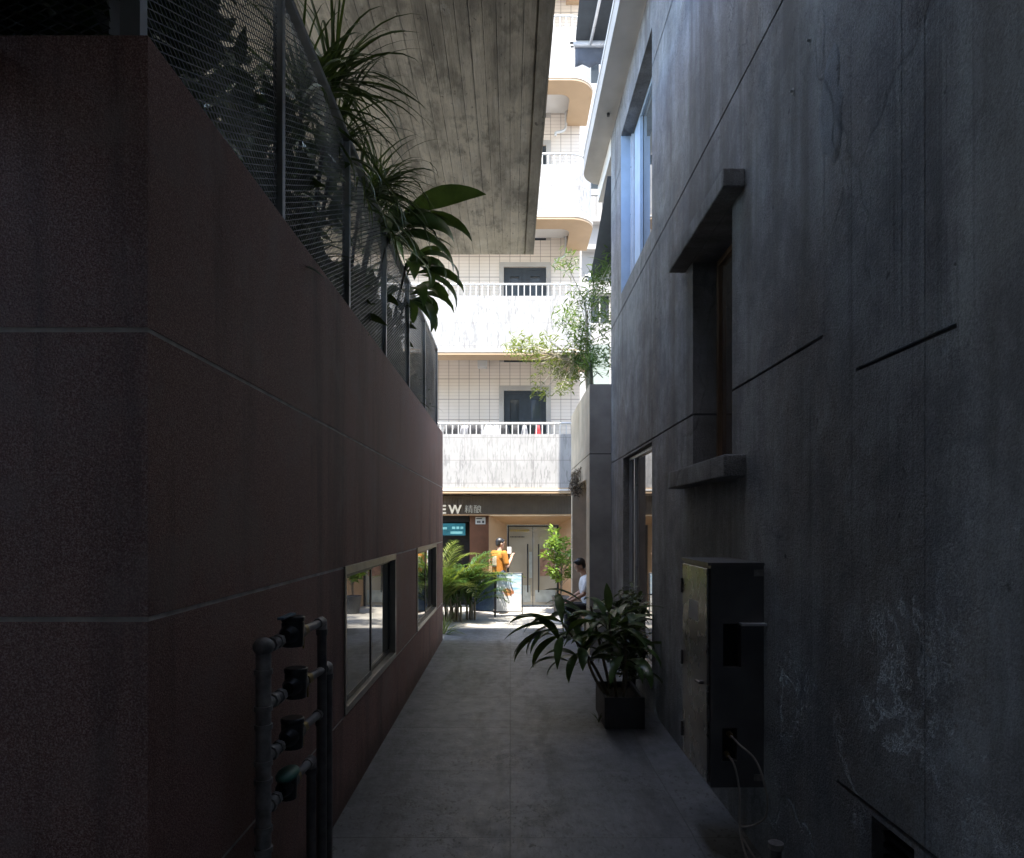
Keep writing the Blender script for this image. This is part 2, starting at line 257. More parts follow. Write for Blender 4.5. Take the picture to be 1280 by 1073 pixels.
M = dict(
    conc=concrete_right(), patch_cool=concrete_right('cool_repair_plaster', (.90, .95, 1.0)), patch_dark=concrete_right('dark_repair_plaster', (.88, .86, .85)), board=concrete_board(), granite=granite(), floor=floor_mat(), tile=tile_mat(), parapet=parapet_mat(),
    street=plain('street_paving', (0.30, 0.28, 0.245), 0.8, var=0.3, scale=1.6, bmp=0.006, bscale=30),
    mortar=plain('pale_mortar', (0.52, 0.47, 0.43), 0.9, var=0.35, scale=9),
    groove=plain('joint_shadow_gap', (0.055, 0.055, 0.056), 0.95),
    smooth_conc=plain('smooth_concrete', (0.34, 0.335, 0.33), 0.82, var=0.22, scale=2.5, bmp=0.006, bscale=45),
    brown_conc=plain('warm_concrete', (0.50, 0.42, 0.31), 0.82, var=0.25, scale=1.8, bmp=0.006, bscale=45),
    terrace_conc=plain('pale_terrace_paving', (0.22, 0.20, 0.165), 0.85, var=0.2, scale=2),
    dark_conc=plain('dark_concrete', (0.085, 0.083, 0.085), 0.9, var=0.3, scale=1.5, bmp=0.01),
    render_white=plain('off_white_render', (0.62, 0.60, 0.56), 0.75, var=0.1, scale=1.2, bmp=0.003, bscale=60),
    eave=plain('painted_eave', (0.40, 0.37, 0.335), 0.7, var=0.16, scale=1.6, bmp=0.004, bscale=50),
    neigh=plain('neighbour_render', (0.36, 0.35, 0.34), 0.7, var=0.08, scale=0.8),
    beige=plain('beige_paint', (0.40, 0.28, 0.17), 0.6, var=0.08, scale=1.5),
    portal=plain('tan_portal_panel', (0.42, 0.26, 0.14), 0.5, var=0.12, scale=2),
    white=plain('white_paint', (0.52, 0.51, 0.49), 0.45, var=0.06, scale=3),
    soffit=plain('white_soffit', (0.60, 0.58, 0.55), 0.7, var=0.06, scale=2),
    post=plain('grey_post_steel', (0.22, 0.225, 0.23), 0.4, 0.4, var=0.2, scale=6),
    steel=plain('dark_grey_steel', (0.085, 0.088, 0.092), 0.42, 0.35, var=0.2, scale=6),
    bronze=plain('bronze_aluminium', (0.30, 0.28, 0.24), 0.38, 0.6, var=0.12, scale=6),
    alu=plain('silver_aluminium', (0.62, 0.64, 0.68), 0.32, 0.5, var=0.08, scale=6),
    blue_alu=plain('pale_blue_aluminium', (0.42, 0.53, 0.68), 0.35, 0.2, var=0.08, scale=5),
    blackfr=plain('black_frame', (0.025, 0.025, 0.027), 0.4, 0.2, var=0.2),
    greyfr=plain('slate_grey_frame', (0.035, 0.043, 0.05), 0.4, 0.1, var=0.15),
    glass_l=glass_mat('dim_window_glass', (0.10, 0.105, 0.10), 1.95),
    glass_r=glass_mat('curtained_window_glass', (0.12, 0.092, 0.072), 1.9),
    glass_u=glass_mat('balcony_door_glass', (0.04, 0.05, 0.058), 1.6),
    glass_d=glass_mat('frosted_door_glass', (0.46, 0.42, 0.33), 1.6, 0.04),
    clear=clear_glass('clear_balustrade_glass'),
    canvas=plain('charcoal_canvas', (0.035, 0.042, 0.052), 0.85, var=0.15, scale=4),
    canvas_g=plain('grey_canvas', (0.09, 0.10, 0.125), 0.85, var=0.2, scale=4),
    pipe=plain('old_grey_pipe', (0.30, 0.285, 0.275), 0.55, 0.3, var=0.45, scale=14, bmp=0.003),
    pipe_d=plain('dark_pipe', (0.13, 0.122, 0.12), 0.5, 0.3, var=0.35, scale=14),
    meter=plain('black_meter_casting', (0.022, 0.022, 0.024), 0.42, 0.1, var=0.3, scale=20),
    green_v=plain('green_valve_paint', (0.05, 0.17, 0.13), 0.5, 0.0, var=0.25, scale=20),
    blue_v=plain('faded_blue_handle', (0.09, 0.16, 0.21), 0.5, var=0.25, scale=20),
    brass=plain('dull_brass', (0.34, 0.25, 0.10), 0.4, 0.7, var=0.25, scale=30),
    rust=plain('rusty_iron', (0.16, 0.075, 0.04), 0.8, 0.1, var=0.5, scale=30),
    cab=plain('grey_cabinet_enamel', (0.115, 0.115, 0.12), 0.38, 0.2, var=0.2, scale=5),
    cabdoor=plain('stainless_cabinet_door', (0.30, 0.285, 0.265), 0.28, 0.9, var=0.15, scale=3, bmp=0.002, bscale=5),
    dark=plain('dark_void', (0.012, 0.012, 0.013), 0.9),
    cable=plain('grey_cable_sleeve', (0.30, 0.28, 0.25), 0.45, 0.2, var=0.15, scale=20),
    wood=plain('brown_timber', (0.17, 0.10, 0.055), 0.55, var=0.3, scale=3),
    brownwall=plain('red_brown_wall_panel', (0.15, 0.065, 0.035), 0.55, var=0.25, scale=3),
    ribbed=plain('brown_ribbed_fascia', (0.15, 0.125, 0.10), 0.5, 0.2, var=0.15, scale=4),
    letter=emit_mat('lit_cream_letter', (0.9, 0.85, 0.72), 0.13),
    letterp=plain('cream_letter_paint', (0.85, 0.82, 0.72), 0.5, var=0.05),
    frost=plain('frosted_film', (0.42, 0.46, 0.44), 0.4, var=0.25, scale=5), poster_rust=plain('faded_red_notice', (0.36, 0.21, 0.15), 0.5, var=0.45, scale=9),
    gold=plain('gold_letter', (0.50, 0.38, 0.13), 0.4, 0.3, var=0.1),
    pot=plain('charcoal_planter', (0.055, 0.056, 0.058), 0.6, var=0.25, scale=8, bmp=0.004),
    soil=plain('potting_soil', (0.03, 0.024, 0.018), 0.95, var=0.4, scale=40, bmp=0.02),
    bark=plain('pale_cane_bark', (0.16, 0.13, 0.09), 0.85, var=0.35, scale=18, bmp=0.006),
    bark_d=plain('dark_bark', (0.06, 0.05, 0.04), 0.9, var=0.35, scale=18, bmp=0.006),
    palecol=plain('pale_trunk', (0.42, 0.38, 0.31), 0.8, var=0.25, scale=14, bmp=0.006),
    lf_dark=leaf_mat('dark_glossy_leaf', (0.022, 0.055, 0.018), (0.065, 0.115, 0.034), 0.2, 0.28),
    lf_strap=leaf_mat('narrow_dark_leaf', (0.012, 0.026, 0.010), (0.040, 0.062, 0.020), 0.2, 0.4),
    lf_shade=leaf_mat('terrace_leaf', (0.018, 0.035, 0.014), (0.050, 0.075, 0.028), 0.15, 0.35),
    lf_palm=leaf_mat('palm_leaf', (0.014, 0.048, 0.011), (0.050, 0.11, 0.020), 0.28, 0.42),
    lf_yel=leaf_mat('yellow_palm_leaf', (0.07, 0.10, 0.02), (0.17, 0.18, 0.035), 0.35, 0.45),
    lf_lime=leaf_mat('lime_leaf', (0.07, 0.15, 0.018), (0.19, 0.27, 0.04), 0.4, 0.4),
    lf_bush=leaf_mat('fine_bush_leaf', (0.025, 0.075, 0.025), (0.085, 0.14, 0.04), 0.4, 0.45),
    lf_olive=leaf_mat('olive_leaf', (0.08, 0.11, 0.025), (0.18, 0.20, 0.045), 0.4, 0.45),
    skin=plain('skin', (0.42, 0.25, 0.17), 0.5, var=0.06, scale=20),
    hair=plain('black_hair', (0.012, 0.011, 0.011), 0.45, var=0.3, scale=60),
    yellow=plain('amber_cotton', (0.34, 0.13, 0.012), 0.85, var=0.12, scale=12),
    wshirt=plain('white_cotton', (0.72, 0.72, 0.74), 0.85, var=0.06, scale=12),
    black_cl=plain('black_cloth', (0.018, 0.018, 0.02), 0.85, var=0.3, scale=14),
    grey_cl=plain('grey_cloth', (0.20, 0.20, 0.21), 0.85, var=0.3, scale=14),
    red_cl=plain('red_cloth', (0.30, 0.025, 0.03), 0.8, var=0.2, scale=14),
    navy=plain('navy_trousers', (0.03, 0.035, 0.06), 0.85, var=0.2, scale=14),
    shoe=plain('dark_shoe', (0.03, 0.03, 0.032), 0.6), screen=emit_mat('cyan_screen', (0.02, 0.14, 0.19), 0.16),
    screen2=emit_mat('screen_glyph', (0.25, 0.6, 0.65), 0.15),
    printcream=plain('faded_cream_print', (0.36, 0.30, 0.20), 0.8, var=0.4, scale=25),
    signwhite=plain('white_plate', (0.62, 0.62, 0.60), 0.5, var=0.06), ink=plain('printed_ink', (0.05, 0.05, 0.055), 0.6),
)

# ---------------------------------------------------------------- mesh helpers
def wloc(o):
    v = Vector((0, 0, 0))
    while o is not None: v += o.location; o = o.parent
    return v
class MB:
    def __init__(s): s.v = []; s.f = []; s.m = []; s.sm = []
    def face(s, pts, mi=0, sm=False):
        b = len(s.v); s.v += [tuple(p) for p in pts]; s.f.append(tuple(range(b, b + len(pts)))); s.m.append(mi); s.sm.append(sm)
    def grid(s, rows, mi=0, sm=True, closed=False):
        b = len(s.v); n = len(rows[0])
        for r in rows: s.v += [tuple(p) for p in r]
        for i in range(len(rows) - 1):
            for j in range(n if closed else n - 1):
                k = (j + 1) % n
                s.f.append((b + i * n + j, b + i * n + k, b + (i + 1) * n + k, b + (i + 1) * n + j)); s.m.append(mi); s.sm.append(sm)
    def box(s, x0, x1, y0, y1, z0, z1, mi=0):
        b = len(s.v)
        s.v += [(x, y, z) for z in (z0, z1) for y in (y0, y1) for x in (x0, x1)]
        for q in ((0, 2, 3, 1), (4, 5, 7, 6), (0, 1, 5, 4), (2, 6, 7, 3), (0, 4, 6, 2), (1, 3, 7, 5)):
            s.f.append(tuple(b + i for i in q)); s.m.append(mi); s.sm.append(False)
        return s
    def tube(s, pts, r, n=8, mi=0, cap=True):
        pts = [Vector(p) for p in pts]; rs = r if isinstance(r, (list, tuple)) else [r] * len(pts)
        rows = []; prev = None
        for i, p in enumerate(pts):
            d = (pts[min(i + 1, len(pts) - 1)] - pts[max(i - 1, 0)])
            d = d.normalized() if d.length > 1e-9 else Vector((0, 0, 1))
            u = prev - d * prev.dot(d) if prev is not None else d.orthogonal()
            u = u.normalized() if u.length > 1e-6 else d.orthogonal().normalized()
            prev = u; w = d.cross(u)
            rows.append([p + (u * math.cos(2 * math.pi * k / n) + w * math.sin(2 * math.pi * k / n)) * rs[i] for k in range(n)])
        s.grid(rows, mi, True, True)
        if cap:
            s.face(list(reversed(rows[0])), mi); s.face(rows[-1], mi)
        return s
    def ell(s, c, r, rot=None, nu=14, nv=9, mi=0):
        c = Vector(c); rows = []
        for i in range(nv + 1):
            th = math.pi * i / nv; row = []
            for k in range(nu):
                ph = 2 * math.pi * k / nu
                p = Vector((r[0] * math.sin(th) * math.cos(ph), r[1] * math.sin(th) * math.sin(ph), r[2] * math.cos(th)))
                if rot is not None: p = rot @ p
                row.append(c + p)
            rows.append(row)
        s.grid(rows, mi, True, True); return s
    def cap(s, a, b, r0, r1, n=12):
        a = Vector(a); b = Vector(b); d = (b - a); L_ = d.length; d.normalize(); pts = []; rs = []
        for k in range(5):
            an = math.pi / 2 * (1 - k / 4); pts.append(a - d * r0 * math.sin(an)); rs.append(max(r0 * math.cos(an), 1e-4))
        for k in range(1, 5): pts.append(a + d * L_ * k / 5); rs.append(r0 + (r1 - r0) * k / 5)
        for k in range(5):
            an = math.pi / 2 * k / 4; pts.append(b + d * r1 * math.sin(an)); rs.append(max(r1 * math.cos(an), 1e-4))
        return s.tube(pts, rs, n)
    def build(s, name, mats, parent=None, bevel=0.0, loc=None, solid=0.0):
        me = bpy.data.meshes.new(name)
        off = wloc(parent) if parent is not None else Vector(loc or (0, 0, 0))
        me.from_pydata([(x - off.x, y - off.y, z - off.z) for x, y, z in s.v], [], s.f)
        for m in (mats if isinstance(mats, (list, tuple)) else [mats]): me.materials.append(M[m])
        me.polygons.foreach_set('material_index', s.m); me.polygons.foreach_set('use_smooth', s.sm); me.update()
        o = bpy.data.objects.new(name, me); C.objects.link(o)
        if parent is not None: o.parent = parent
        else: o.location = off
        if solid: md = o.modifiers.new('solid', 'SOLIDIFY'); md.thickness = solid; md.offset = 0
        if bevel: md = o.modifiers.new('bevel', 'BEVEL'); md.width = bevel; md.segments = 2; md.limit_method = 'ANGLE'
        return o
def tag(o, label=None, cat=None, group=None, kind=None):
    if label: o['label'] = label
    if cat: o['category'] = cat
    if group: o['group'] = group
    if kind: o['kind'] = kind
    return o
def thing(name, loc, label, cat, group=None):
    o = bpy.data.objects.new(name, None); C.objects.link(o); o.location = loc; o.empty_display_size = 0.1
    return tag(o, label, cat, group)
def copy_tree(o, parent=None):
    c = o.copy(); C.objects.link(c)
    if parent is not None: c.parent = parent
    for ch in list(o.children): copy_tree(ch, c)
    return c
def relief(mb, us, vs, depth, P, thick=0.25):
    us = sorted(set(round(u, 5) for u in us)); vs = sorted(set(round(v, 5) for v in vs))
    nu, nv = len(us) - 1, len(vs) - 1; D = {}
    for i in range(nu):
        for j in range(nv):
            D[i, j] = depth((us[i] + us[i + 1]) / 2, (vs[j] + vs[j + 1]) / 2)
            if D[i, j] is not None:
                d, mi = D[i, j]
                mb.face([P(us[i], vs[j], d), P(us[i + 1], vs[j], d), P(us[i + 1], vs[j + 1], d), P(us[i], vs[j + 1], d)], mi)
    def dd(c): return (thick, 0) if c is None else c
    for i in range(nu):
        for j in range(nv):
            for di, dj in ((1, 0), (0, 1)):
                k = (i + di, j + dj)
                if k not in D: continue
                a, b = dd(D[i, j]), dd(D[k])
                if abs(a[0] - b[0]) < 1e-6: continue
                mi = (a if a[0] < b[0] else b)[1]
                if di: mb.face([P(us[i + 1], vs[j], a[0]), P(us[i + 1], vs[j], b[0]), P(us[i + 1], vs[j + 1], b[0]), P(us[i + 1], vs[j + 1], a[0])], mi)
                else: mb.face([P(us[i], vs[j + 1], a[0]), P(us[i + 1], vs[j + 1], a[0]), P(us[i + 1], vs[j + 1], b[0]), P(us[i], vs[j + 1], b[0])], mi)
    return mb
def ss(a, b, n): return [a + (b - a) * i / n for i in range(n + 1)]
def curve(pts, n=8):
    P = [Vector(p) for p in pts]; P = [P[0] * 2 - P[1]] + P + [P[-1] * 2 - P[-2]]; out = []
    for i in range(1, len(P) - 2):
        for k in range(n):
            t = k / n; a, b, c, d = P[i - 1:i + 3]
            out.append(0.5 * ((2 * b) + (c - a) * t + (2 * a - 5 * b + 4 * c - d) * t * t + (3 * b - a - 3 * c + d) * t ** 3))
    out.append(P[-2]); return out

# plants
def strap(mb, base, az, el, Ln, w, droop, n=7, fold=0.25, shape='strap', mi=0, twist=0.0):
    p = Vector(base); rows = []; st = Ln / n; a = el
    h = Vector((math.cos(az), math.sin(az), 0)); side = Vector((-math.sin(az), math.cos(az), 0))
    for i in range(n + 1):
        t = i / n
        if shape == 'strap': ww = w * min(1, 0.45 + t * 3) * max(0.02, (1 - t ** 2.2))
        elif shape == 'broad': ww = w * (0.10 + 0.9 * math.sin(math.pi * min(1, max(0, (t - 0.18) / 0.82)) ** 0.9) if t > 0.18 else 0.12)
        else: ww = w * max(0.04, math.sin(math.pi * (0.08 + 0.92 * t) ** 0.75))
        if i == n: ww = w * 0.02
        up = h * (-math.sin(a)) + Vector((0, 0, 1)) * math.cos(a)
        sd = side * math.cos(twist) + up * math.sin(twist)
        rows.append([p + sd * ww / 2 + up * fold * ww / 2, p, p - sd * ww / 2 + up * fold * ww / 2])
        p = p + (h * math.cos(a) + Vector((0, 0, 1)) * math.sin(a)) * st
        a -= droop / n * (0.4 + 1.2 * t)
    mb.grid(rows, mi, True)
    return p
def rosette(mb, c, nleaf, Lr, wr, elr, dr, shape='strap', bias=None, rnd=random, fold=0.25, spread=0.06):
    for i in range(nleaf):
        az = i * 2.399 + rnd.uniform(-.3, .3)
        if bias and rnd.random() < bias[1]: az = bias[0] + rnd.gauss(0, 0.7)
        b = (c[0] + rnd.uniform(-.015, .015), c[1] + rnd.uniform(-.015, .015), c[2] - spread * rnd.random() * 3)
        strap(mb, b, az, rnd.uniform(*elr), rnd.uniform(*Lr), rnd.uniform(*wr), rnd.uniform(*dr), 8, fold, shape, twist=rnd.uniform(-.5, .5))
def frond(mb, base, az, el, Ln, droop, nl, ll, lw, rnd=random, mi=0, stem_mi=0):
    p = Vector(base); a = el; h = Vector((math.cos(az), math.sin(az), 0)); pts = []; n = 14
    for i in range(n + 1):
        pts.append((p.copy(), a)); p = p + (h * math.cos(a) + Vector((0, 0, 1)) * math.sin(a)) * Ln / n
        a -= droop / n * (0.3 + 1.4 * i / n)
    mb.tube([q for q, _ in pts], [0.008 * (1 - 0.7 * i / n) for i in range(n + 1)], 4, stem_mi)
    for k in range(nl):
        t = 0.2 + 0.8 * k / nl; x = t * n; i = min(int(x), n - 1); q = pts[i][0].lerp(pts[i + 1][0], x - i); aa = pts[i][1]
        l = ll * math.sin(math.pi * (0.18 + 0.75 * (t - .2) / .8)) * rnd.uniform(.85, 1.1)
        for s in (-1, 1):
            strap(mb, q, az + s * rnd.uniform(.75, 1.05), aa * 0.5 + rnd.uniform(0, .35), l, lw, rnd.uniform(.5, 1.1), 4, 0.2, 'strap', mi)
def leafcloud(mb, c, r, n, ls, rnd=random, mi=0, fine=0.28, droop=0.6):
    for i in range(n):
        while True:
            v = Vector((rnd.uniform(-1, 1), rnd.uniform(-1, 1), rnd.uniform(-1, 1)))
            if 0.05 < v.length < 1: break
        p = Vector(c) + Vector((v.x * r[0], v.y * r[1], v.z * r[2])); l = rnd.uniform(.7, 1.3) * ls
        strap(mb, p, rnd.uniform(0, 6.28), rnd.uniform(-.7, .9), l, l * fine, rnd.uniform(0, droop * 2), 3, 0.2, 'leaf', mi, rnd.uniform(-.8, .8))

# ---------------------------------------------------------------- ground (structure)
def sheet(name, x0, x1, y0, y1, z, mat, nx=1, ny=1):
    mb = MB(); mb.grid([[(x, y, z) for x in ss(x0, x1, nx)] for y in ss(y0, y1, ny)], 0, False)
    return tag(mb.build(name, mat), kind='structure')
sheet('street', -150, 150, -150, 150, 0.0, 'street', 30, 30)
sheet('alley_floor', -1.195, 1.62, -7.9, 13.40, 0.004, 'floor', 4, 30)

# ---------------------------------------------------------------- left building: granite wall, windows, terrace slab, unseen shading blocks
LX, LY = -1.195, 2.25
lb = thing('building', (-3.5, 6, 0), 'dark red granite building on the left with low windows and overhanging board marked slab', 'building')
jz = [0.66, 1.735, 2.69]; g = 0.017
wins = [(4.90, 7.08), (8.71, 10.96)]
mb = MB()
vs = [0, 3.66] + [z for q in jz for z in (q - g / 2, q + g / 2)]
us = [LY, 12.06] + [y for w in wins for y in w] + ss(LY, 12.06, 10)
def dl(u, v):
    for a, b in wins:
        if a < u < b and jz[0] < v < jz[1] + g: return None
    for q in jz:
        if abs(v - q) < g / 2: return (0.003, 1)
    return (0, 0)
relief(mb, us, vs, dl, lambda u, v, d: (LX - d, u, v), 0.12)
relief(mb, [-9, LX], vs, lambda u, v: (0.003, 1) if any(abs(v - q) < g / 2 for q in jz) else (0, 0), lambda u, v, d: (u, LY + d, v), 0.12)
mb.face([(-9, 12.06, 0), (LX, 12.06, 0), (LX, 12.06, 3.66), (-9, 12.06, 3.66)])
mb.face([(LX, LY, 3.66), (LX, 12.06, 3.66), (LX - 0.22, 12.06, 3.66), (LX - 0.22, LY, 3.66)])
mb.face([(LX - .22, LY, 3.66), (LX - .22, LY + .22, 3.66), (-9, LY + .22, 3.66), (-9, LY, 3.66)])
mb.face([(LX - 0.22, LY, 3.66), (LX - 0.22, 12.06, 3.66), (LX - 0.22, 12.06, 3.0), (LX - 0.22, LY, 3.0)])
mb.build('wall', ['granite', 'mortar'], lb)
mb = MB(); mb.box(-9, LX - 0.23, LY + 0.23, 12.0, 2.9, 3.0); mb.box(-3.9, -3.7, LY + .5, 2.9, 3.0, 6.38); mb.box(-4.9, -4.6, 10.5, 10.8, 3.0, 6.38); mb.build('terrace', 'terrace_conc', lb)
for (a, b) in wins:
    z0, z1 = jz[0] + g / 2, jz[1] + g / 2; fr = MB(); x0, x1 = LX - 0.10, LX + 0.012; t = 0.045
    fr.box(x0, x1, a, b, z1 - 0.06, z1); fr.box(x0, x1, a, b, z0, z0 + 0.055)
    fr.box(x0, x1, a, a + t, z0 + 0.055, z1 - 0.06); fr.box(x0, x1, b - t, b, z0 + 0.055, z1 - 0.06)
    fo = fr.build('window', 'bronze', lb, 0.003)
    my = (a + b) / 2
    for k, (p, q) in enumerate(((a + t, my + 0.02), (my - 0.02, b - t))):
        xx = LX - 0.035 - 0.024 * k; sa = MB(); w = 0.034; p += .001; q -= .001; za, zb = z0 + .057, z1 - .062
        sa.box(xx - .01, xx + .01, p, p + w, za, zb); sa.box(xx - .01, xx + .01, q - w, q, za, zb)
        sa.box(xx - .01, xx + .01, p + w, q - w, za, za + .04); sa.box(xx - .01, xx + .01, p + w, q - w, zb - .03, zb)
        sa.build('sash', 'blackfr', fo)
        pn = MB(); pn.box(xx - .003, xx + .003, p + w, q - w, za + .04, zb - .03); pn.build('pane', 'glass_l', fo)
# board marked slab (overhead) : boards run along the alley
SZ, SYF, SXR = 6.39, 11.0, 29 / 853 * 11.0
mb = MB(); xs = []; x = SXR - 0.15
xs = [SXR, SXR - 0.13, SXR - 0.155]
while x > -5: x -= 0.118; xs.append(x)
rb = random.Random(3); offs = {}
def ds(u, v):
    if u > SXR - 0.13: return (0.0, 0)
    if u > SXR - 0.155: return (0.018, 0)
    k = int((u + 20) / 0.118)
    if k not in offs: offs[k] = rb.uniform(0, 0.004)
    return (offs[k], 0)
relief(mb, xs, [-7.9, -2, 2, 5, 7.6, SYF], ds, lambda u, v, d: (u, v, SZ + d), 0.03)
mb.face([(SXR, -7.9, SZ), (SXR, SYF, SZ), (SXR, SYF, SZ + .35), (SXR, -7.9, SZ + .35)])
mb.face([(xs[-1], SYF, SZ), (SXR, SYF, SZ), (SXR, SYF, SZ + .35), (xs[-1], SYF, SZ + .35)])
mb.face([(xs[-1], -7.9, SZ + .35), (SXR, -7.9, SZ + .35), (SXR, SYF, SZ + .35), (xs[-1], SYF, SZ + .35)])
mb.face([(xs[-1], -7.9, SZ), (xs[-1], SYF, SZ), (xs[-1], SYF, SZ + .35), (xs[-1], -7.9, SZ + .35)])
mb.build('overhanging_slab', 'board', lb)

mb = MB(); mb.box(SXR + .002, 1.55 - .002, -7.9, 3.0, SZ + .1, SZ + .4); mb.build('link_bridge', 'smooth_conc', lb)  # unseen cover added across the alley to darken the near walls
mb = MB(); mb.box(-9, -3.2, -7.9, 1.2, 0, 6.38); mb.build('rear_block', 'smooth_conc', lb)  # unseen block added behind the left corner, shaping light on the near walls
# mesh railing on the granite wall
RX = -1.28
rail = thing('mesh_railing', (RX, 7, 3.66), 'dark steel railing with expanded mesh panels running along top of the granite wall', 'railing')
py = [2.32, 3.78, 5.33, 6.90, 8.48, 10.06, 11.75]; RZ = 5.05
for i, y in enumerate(py):
    w = 0.03 if i else 0.04
    p = MB(); p.box(RX - w, RX + w, y - .012, y + .012, 3.66, RZ - .02); p.box(RX + w - .012, RX + w, y - .034, y - .0121, 3.66, RZ - .02); p.build('post', 'post', rail)
p = MB(); p.box(RX - .034, RX + .034, py[0] - .05, py[-1] + .03, RZ - .019, RZ + .02); p.build('top_rail', 'post', rail, .003)
p = MB(); p.box(-5.5, RX - .035, 2.30, 2.34, RZ - .019, RZ + .02); p.build('top_rail', 'post', rail, .003)
def mesh_panel(P, u0, u1, z0, z1, cw=0.070, ch=0.034, r=0.0021):
    m_ = MB(); nz = int((z1 - z0) / ch); nu = int((u1 - u0) / cw)
    for j in range(nz):
        for s in (0, 1):
            pts = []
            za, zb = z0 + j * ch, z0 + (j + 0.5) * ch
            if s: za, zb = z0 + (j + 1) * ch, z0 + (j + .5) * ch
            for i in range(2 * nu + 1): pts.append((u0 + i * cw / 2, za if i % 2 == 0 else zb))
            n = 3; rows = []
            for (u, z) in pts:
                rows.append([P(u, z + r * 1.3, -r), P(u, z - r * 1.3, -r), P(u, z, r * 1.4)])
            m_.grid(rows, 0, False, True)
    return m_
for a, b in zip(py[:-1], py[1:]):
    mesh_panel(lambda u, z, d: (RX - d, u, z), a + .02, b - .02, 3.70, RZ - .03).build('mesh_panel', 'steel', rail)
mesh_panel(lambda u, z, d: (u, 2.32 + d, z), -3.6, RX - .05, 3.70, RZ - .03).build('mesh_panel', 'steel', rail)
p = MB(); p.box(-1.68, -1.47, 2.50, 2.72, 3.0, 6.38)
tag(p.build('column', 'smooth_conc'), 'slim blue grey column behind the mesh at the left corner', 'column')

# ---------------------------------------------------------------- right building
RXW = 1.55
rbd = thing('building', (5, 4, 0), 'streaked grey concrete building on the right with blue framed window and eave', 'building')
gz = 0.018
holes = [(7.47, 9.58, 5.27, 7.49), (7.47, 9.38, 0.35, 2.95), (4.77, 5.80, 2.51, 4.27), (2.62, 2.93, 0.45, 0.80)]
grooves = [(7.05, 4.5, 7.47), (5.03, -6, 10.5), (2.98, 3.39, 4.77), (2.98, 5.80, 10.5), (2.74, 2.37, 3.06), (0.83, -6, 3.24), (7.05, 9.6, 10.5)]
vlines = [(8.9, 0.3, 8), (6.6, 3.0, 8), (3.37, 2.98, 4.6), (3.39, 5.03, 8), (2.70, 2.8, 8), (2.55, 0.8, 8), (1.9, .8, 8), (4.2, 5.03, 8), (3.95, .85, 2.98)]
mb = MB()
us = [-6, 10.5] + [y for h in holes for y in h[:2]] + [y for q in grooves for y in q[1:]] + [y for q in vlines for y in (q[0], q[0] + .005)]
vs = [0, 8.0] + [z for h in holes for z in h[2:]] + [z for q in grooves for z in (q[0] - gz / 2, q[0] + gz / 2)] + [z for q in vlines for z in q[1:]]
us = [u for u in us if -6 <= u <= 10.5]; vs = [v for v in vs if v <= 8.0]
def dr(u, v):
    for a, b, c, d in holes:
        if a < u < b and c < v < d: return None
    for z, a, b in grooves:
        if abs(v - z) < gz / 2 and a < u < b: return (0.018, 1)
    for y, a, b in vlines:
        if y < u < y + .005 and a < v < b: return (0.003, 0)
    return (0, 0)
relief(mb, us, vs, dr, lambda u, v, d: (RXW + d, u, v), 0.28)
mb.face([(RXW, 10.5, 0), (9, 10.5, 0), (9, 10.5, 8.0), (RXW, 10.5, 8.0)])
mb.build('wall', ['conc', 'groove'], rbd)
rp = random.Random(77)
def repair(yc, zc, hy, hz, mt, jag=.22):
    q = MB(); n = 44; ph = [rp.uniform(0, 6.28) for _ in range(5)]; rows = []
    for f, dx in ((1.0, .0005), (.975, -.0022), (.7, -.003), (.35, -.0032)):
        row = []
        for k in range(n):
            a = 2 * math.pi * k / n; rr_ = 1 + sum(jag / (i + 1.6) * math.sin((i + 2) * a + ph[i]) for i in range(5)) + rp.uniform(-.012, .012)
            sq = 1 / max(abs(math.cos(a)), abs(math.sin(a))) ** .45
            row.append((RXW + dx, yc + hy * rr_ * sq * f * math.cos(a), zc + hz * rr_ * sq * f * math.sin(a)))
        rows.append(row)
    q.grid(rows, 0, True, True); q.face(rows[-1], 0, True); q.build('repair_patch', mt, rbd)
repair(3.30, 4.06, .13, .22, 'patch_cool', .3); repair(2.50, 4.45, .18, .40, 'patch_dark', .3)
# upper band + eave with a rounded street corner
mb = MB(); mb.box(RXW - .004, 9, 10.503, 12.05, 7.72, 8.0); mb.build('street_beam', 'render_white', rbd)
def eave(x0, z0, z1, inset=0.0):
    e = MB(); r = 0.45; yf = 12.02 - inset; x0 += inset
    path = [(x0, -6), (x0, yf - r)] + [(x0 + r - r * math.cos(t), yf - r + r * math.sin(t)) for t in ss(0, math.pi / 2, 8)][1:] + [(9, yf), (9, -6)]
    b = [(x, y, z0) for x, y in path]; tp = [(x, y, z1) for x, y in path]
    e.face(b); e.face(tp); e.grid([b, tp], 0, False, True); return e
eave(1.245, 8.003, 8.27).build('eave', 'eave', rbd, .01)
eave(1.235, 8.2705, 8.335).build('eave_flashing', 'white', rbd, .008)
d_ = MB(); d_.tube([(1.42, 9.9, 8.01), (1.42, 9.9, 7.96)], 0.022, 8); d_.build('eave_drain', 'blackfr', rbd)
mb = MB(); mb.box(1.95, 9, 9.6, 11.3, 8.401, 13.0); mb.build('upper_storeys', 'render_white', rbd)
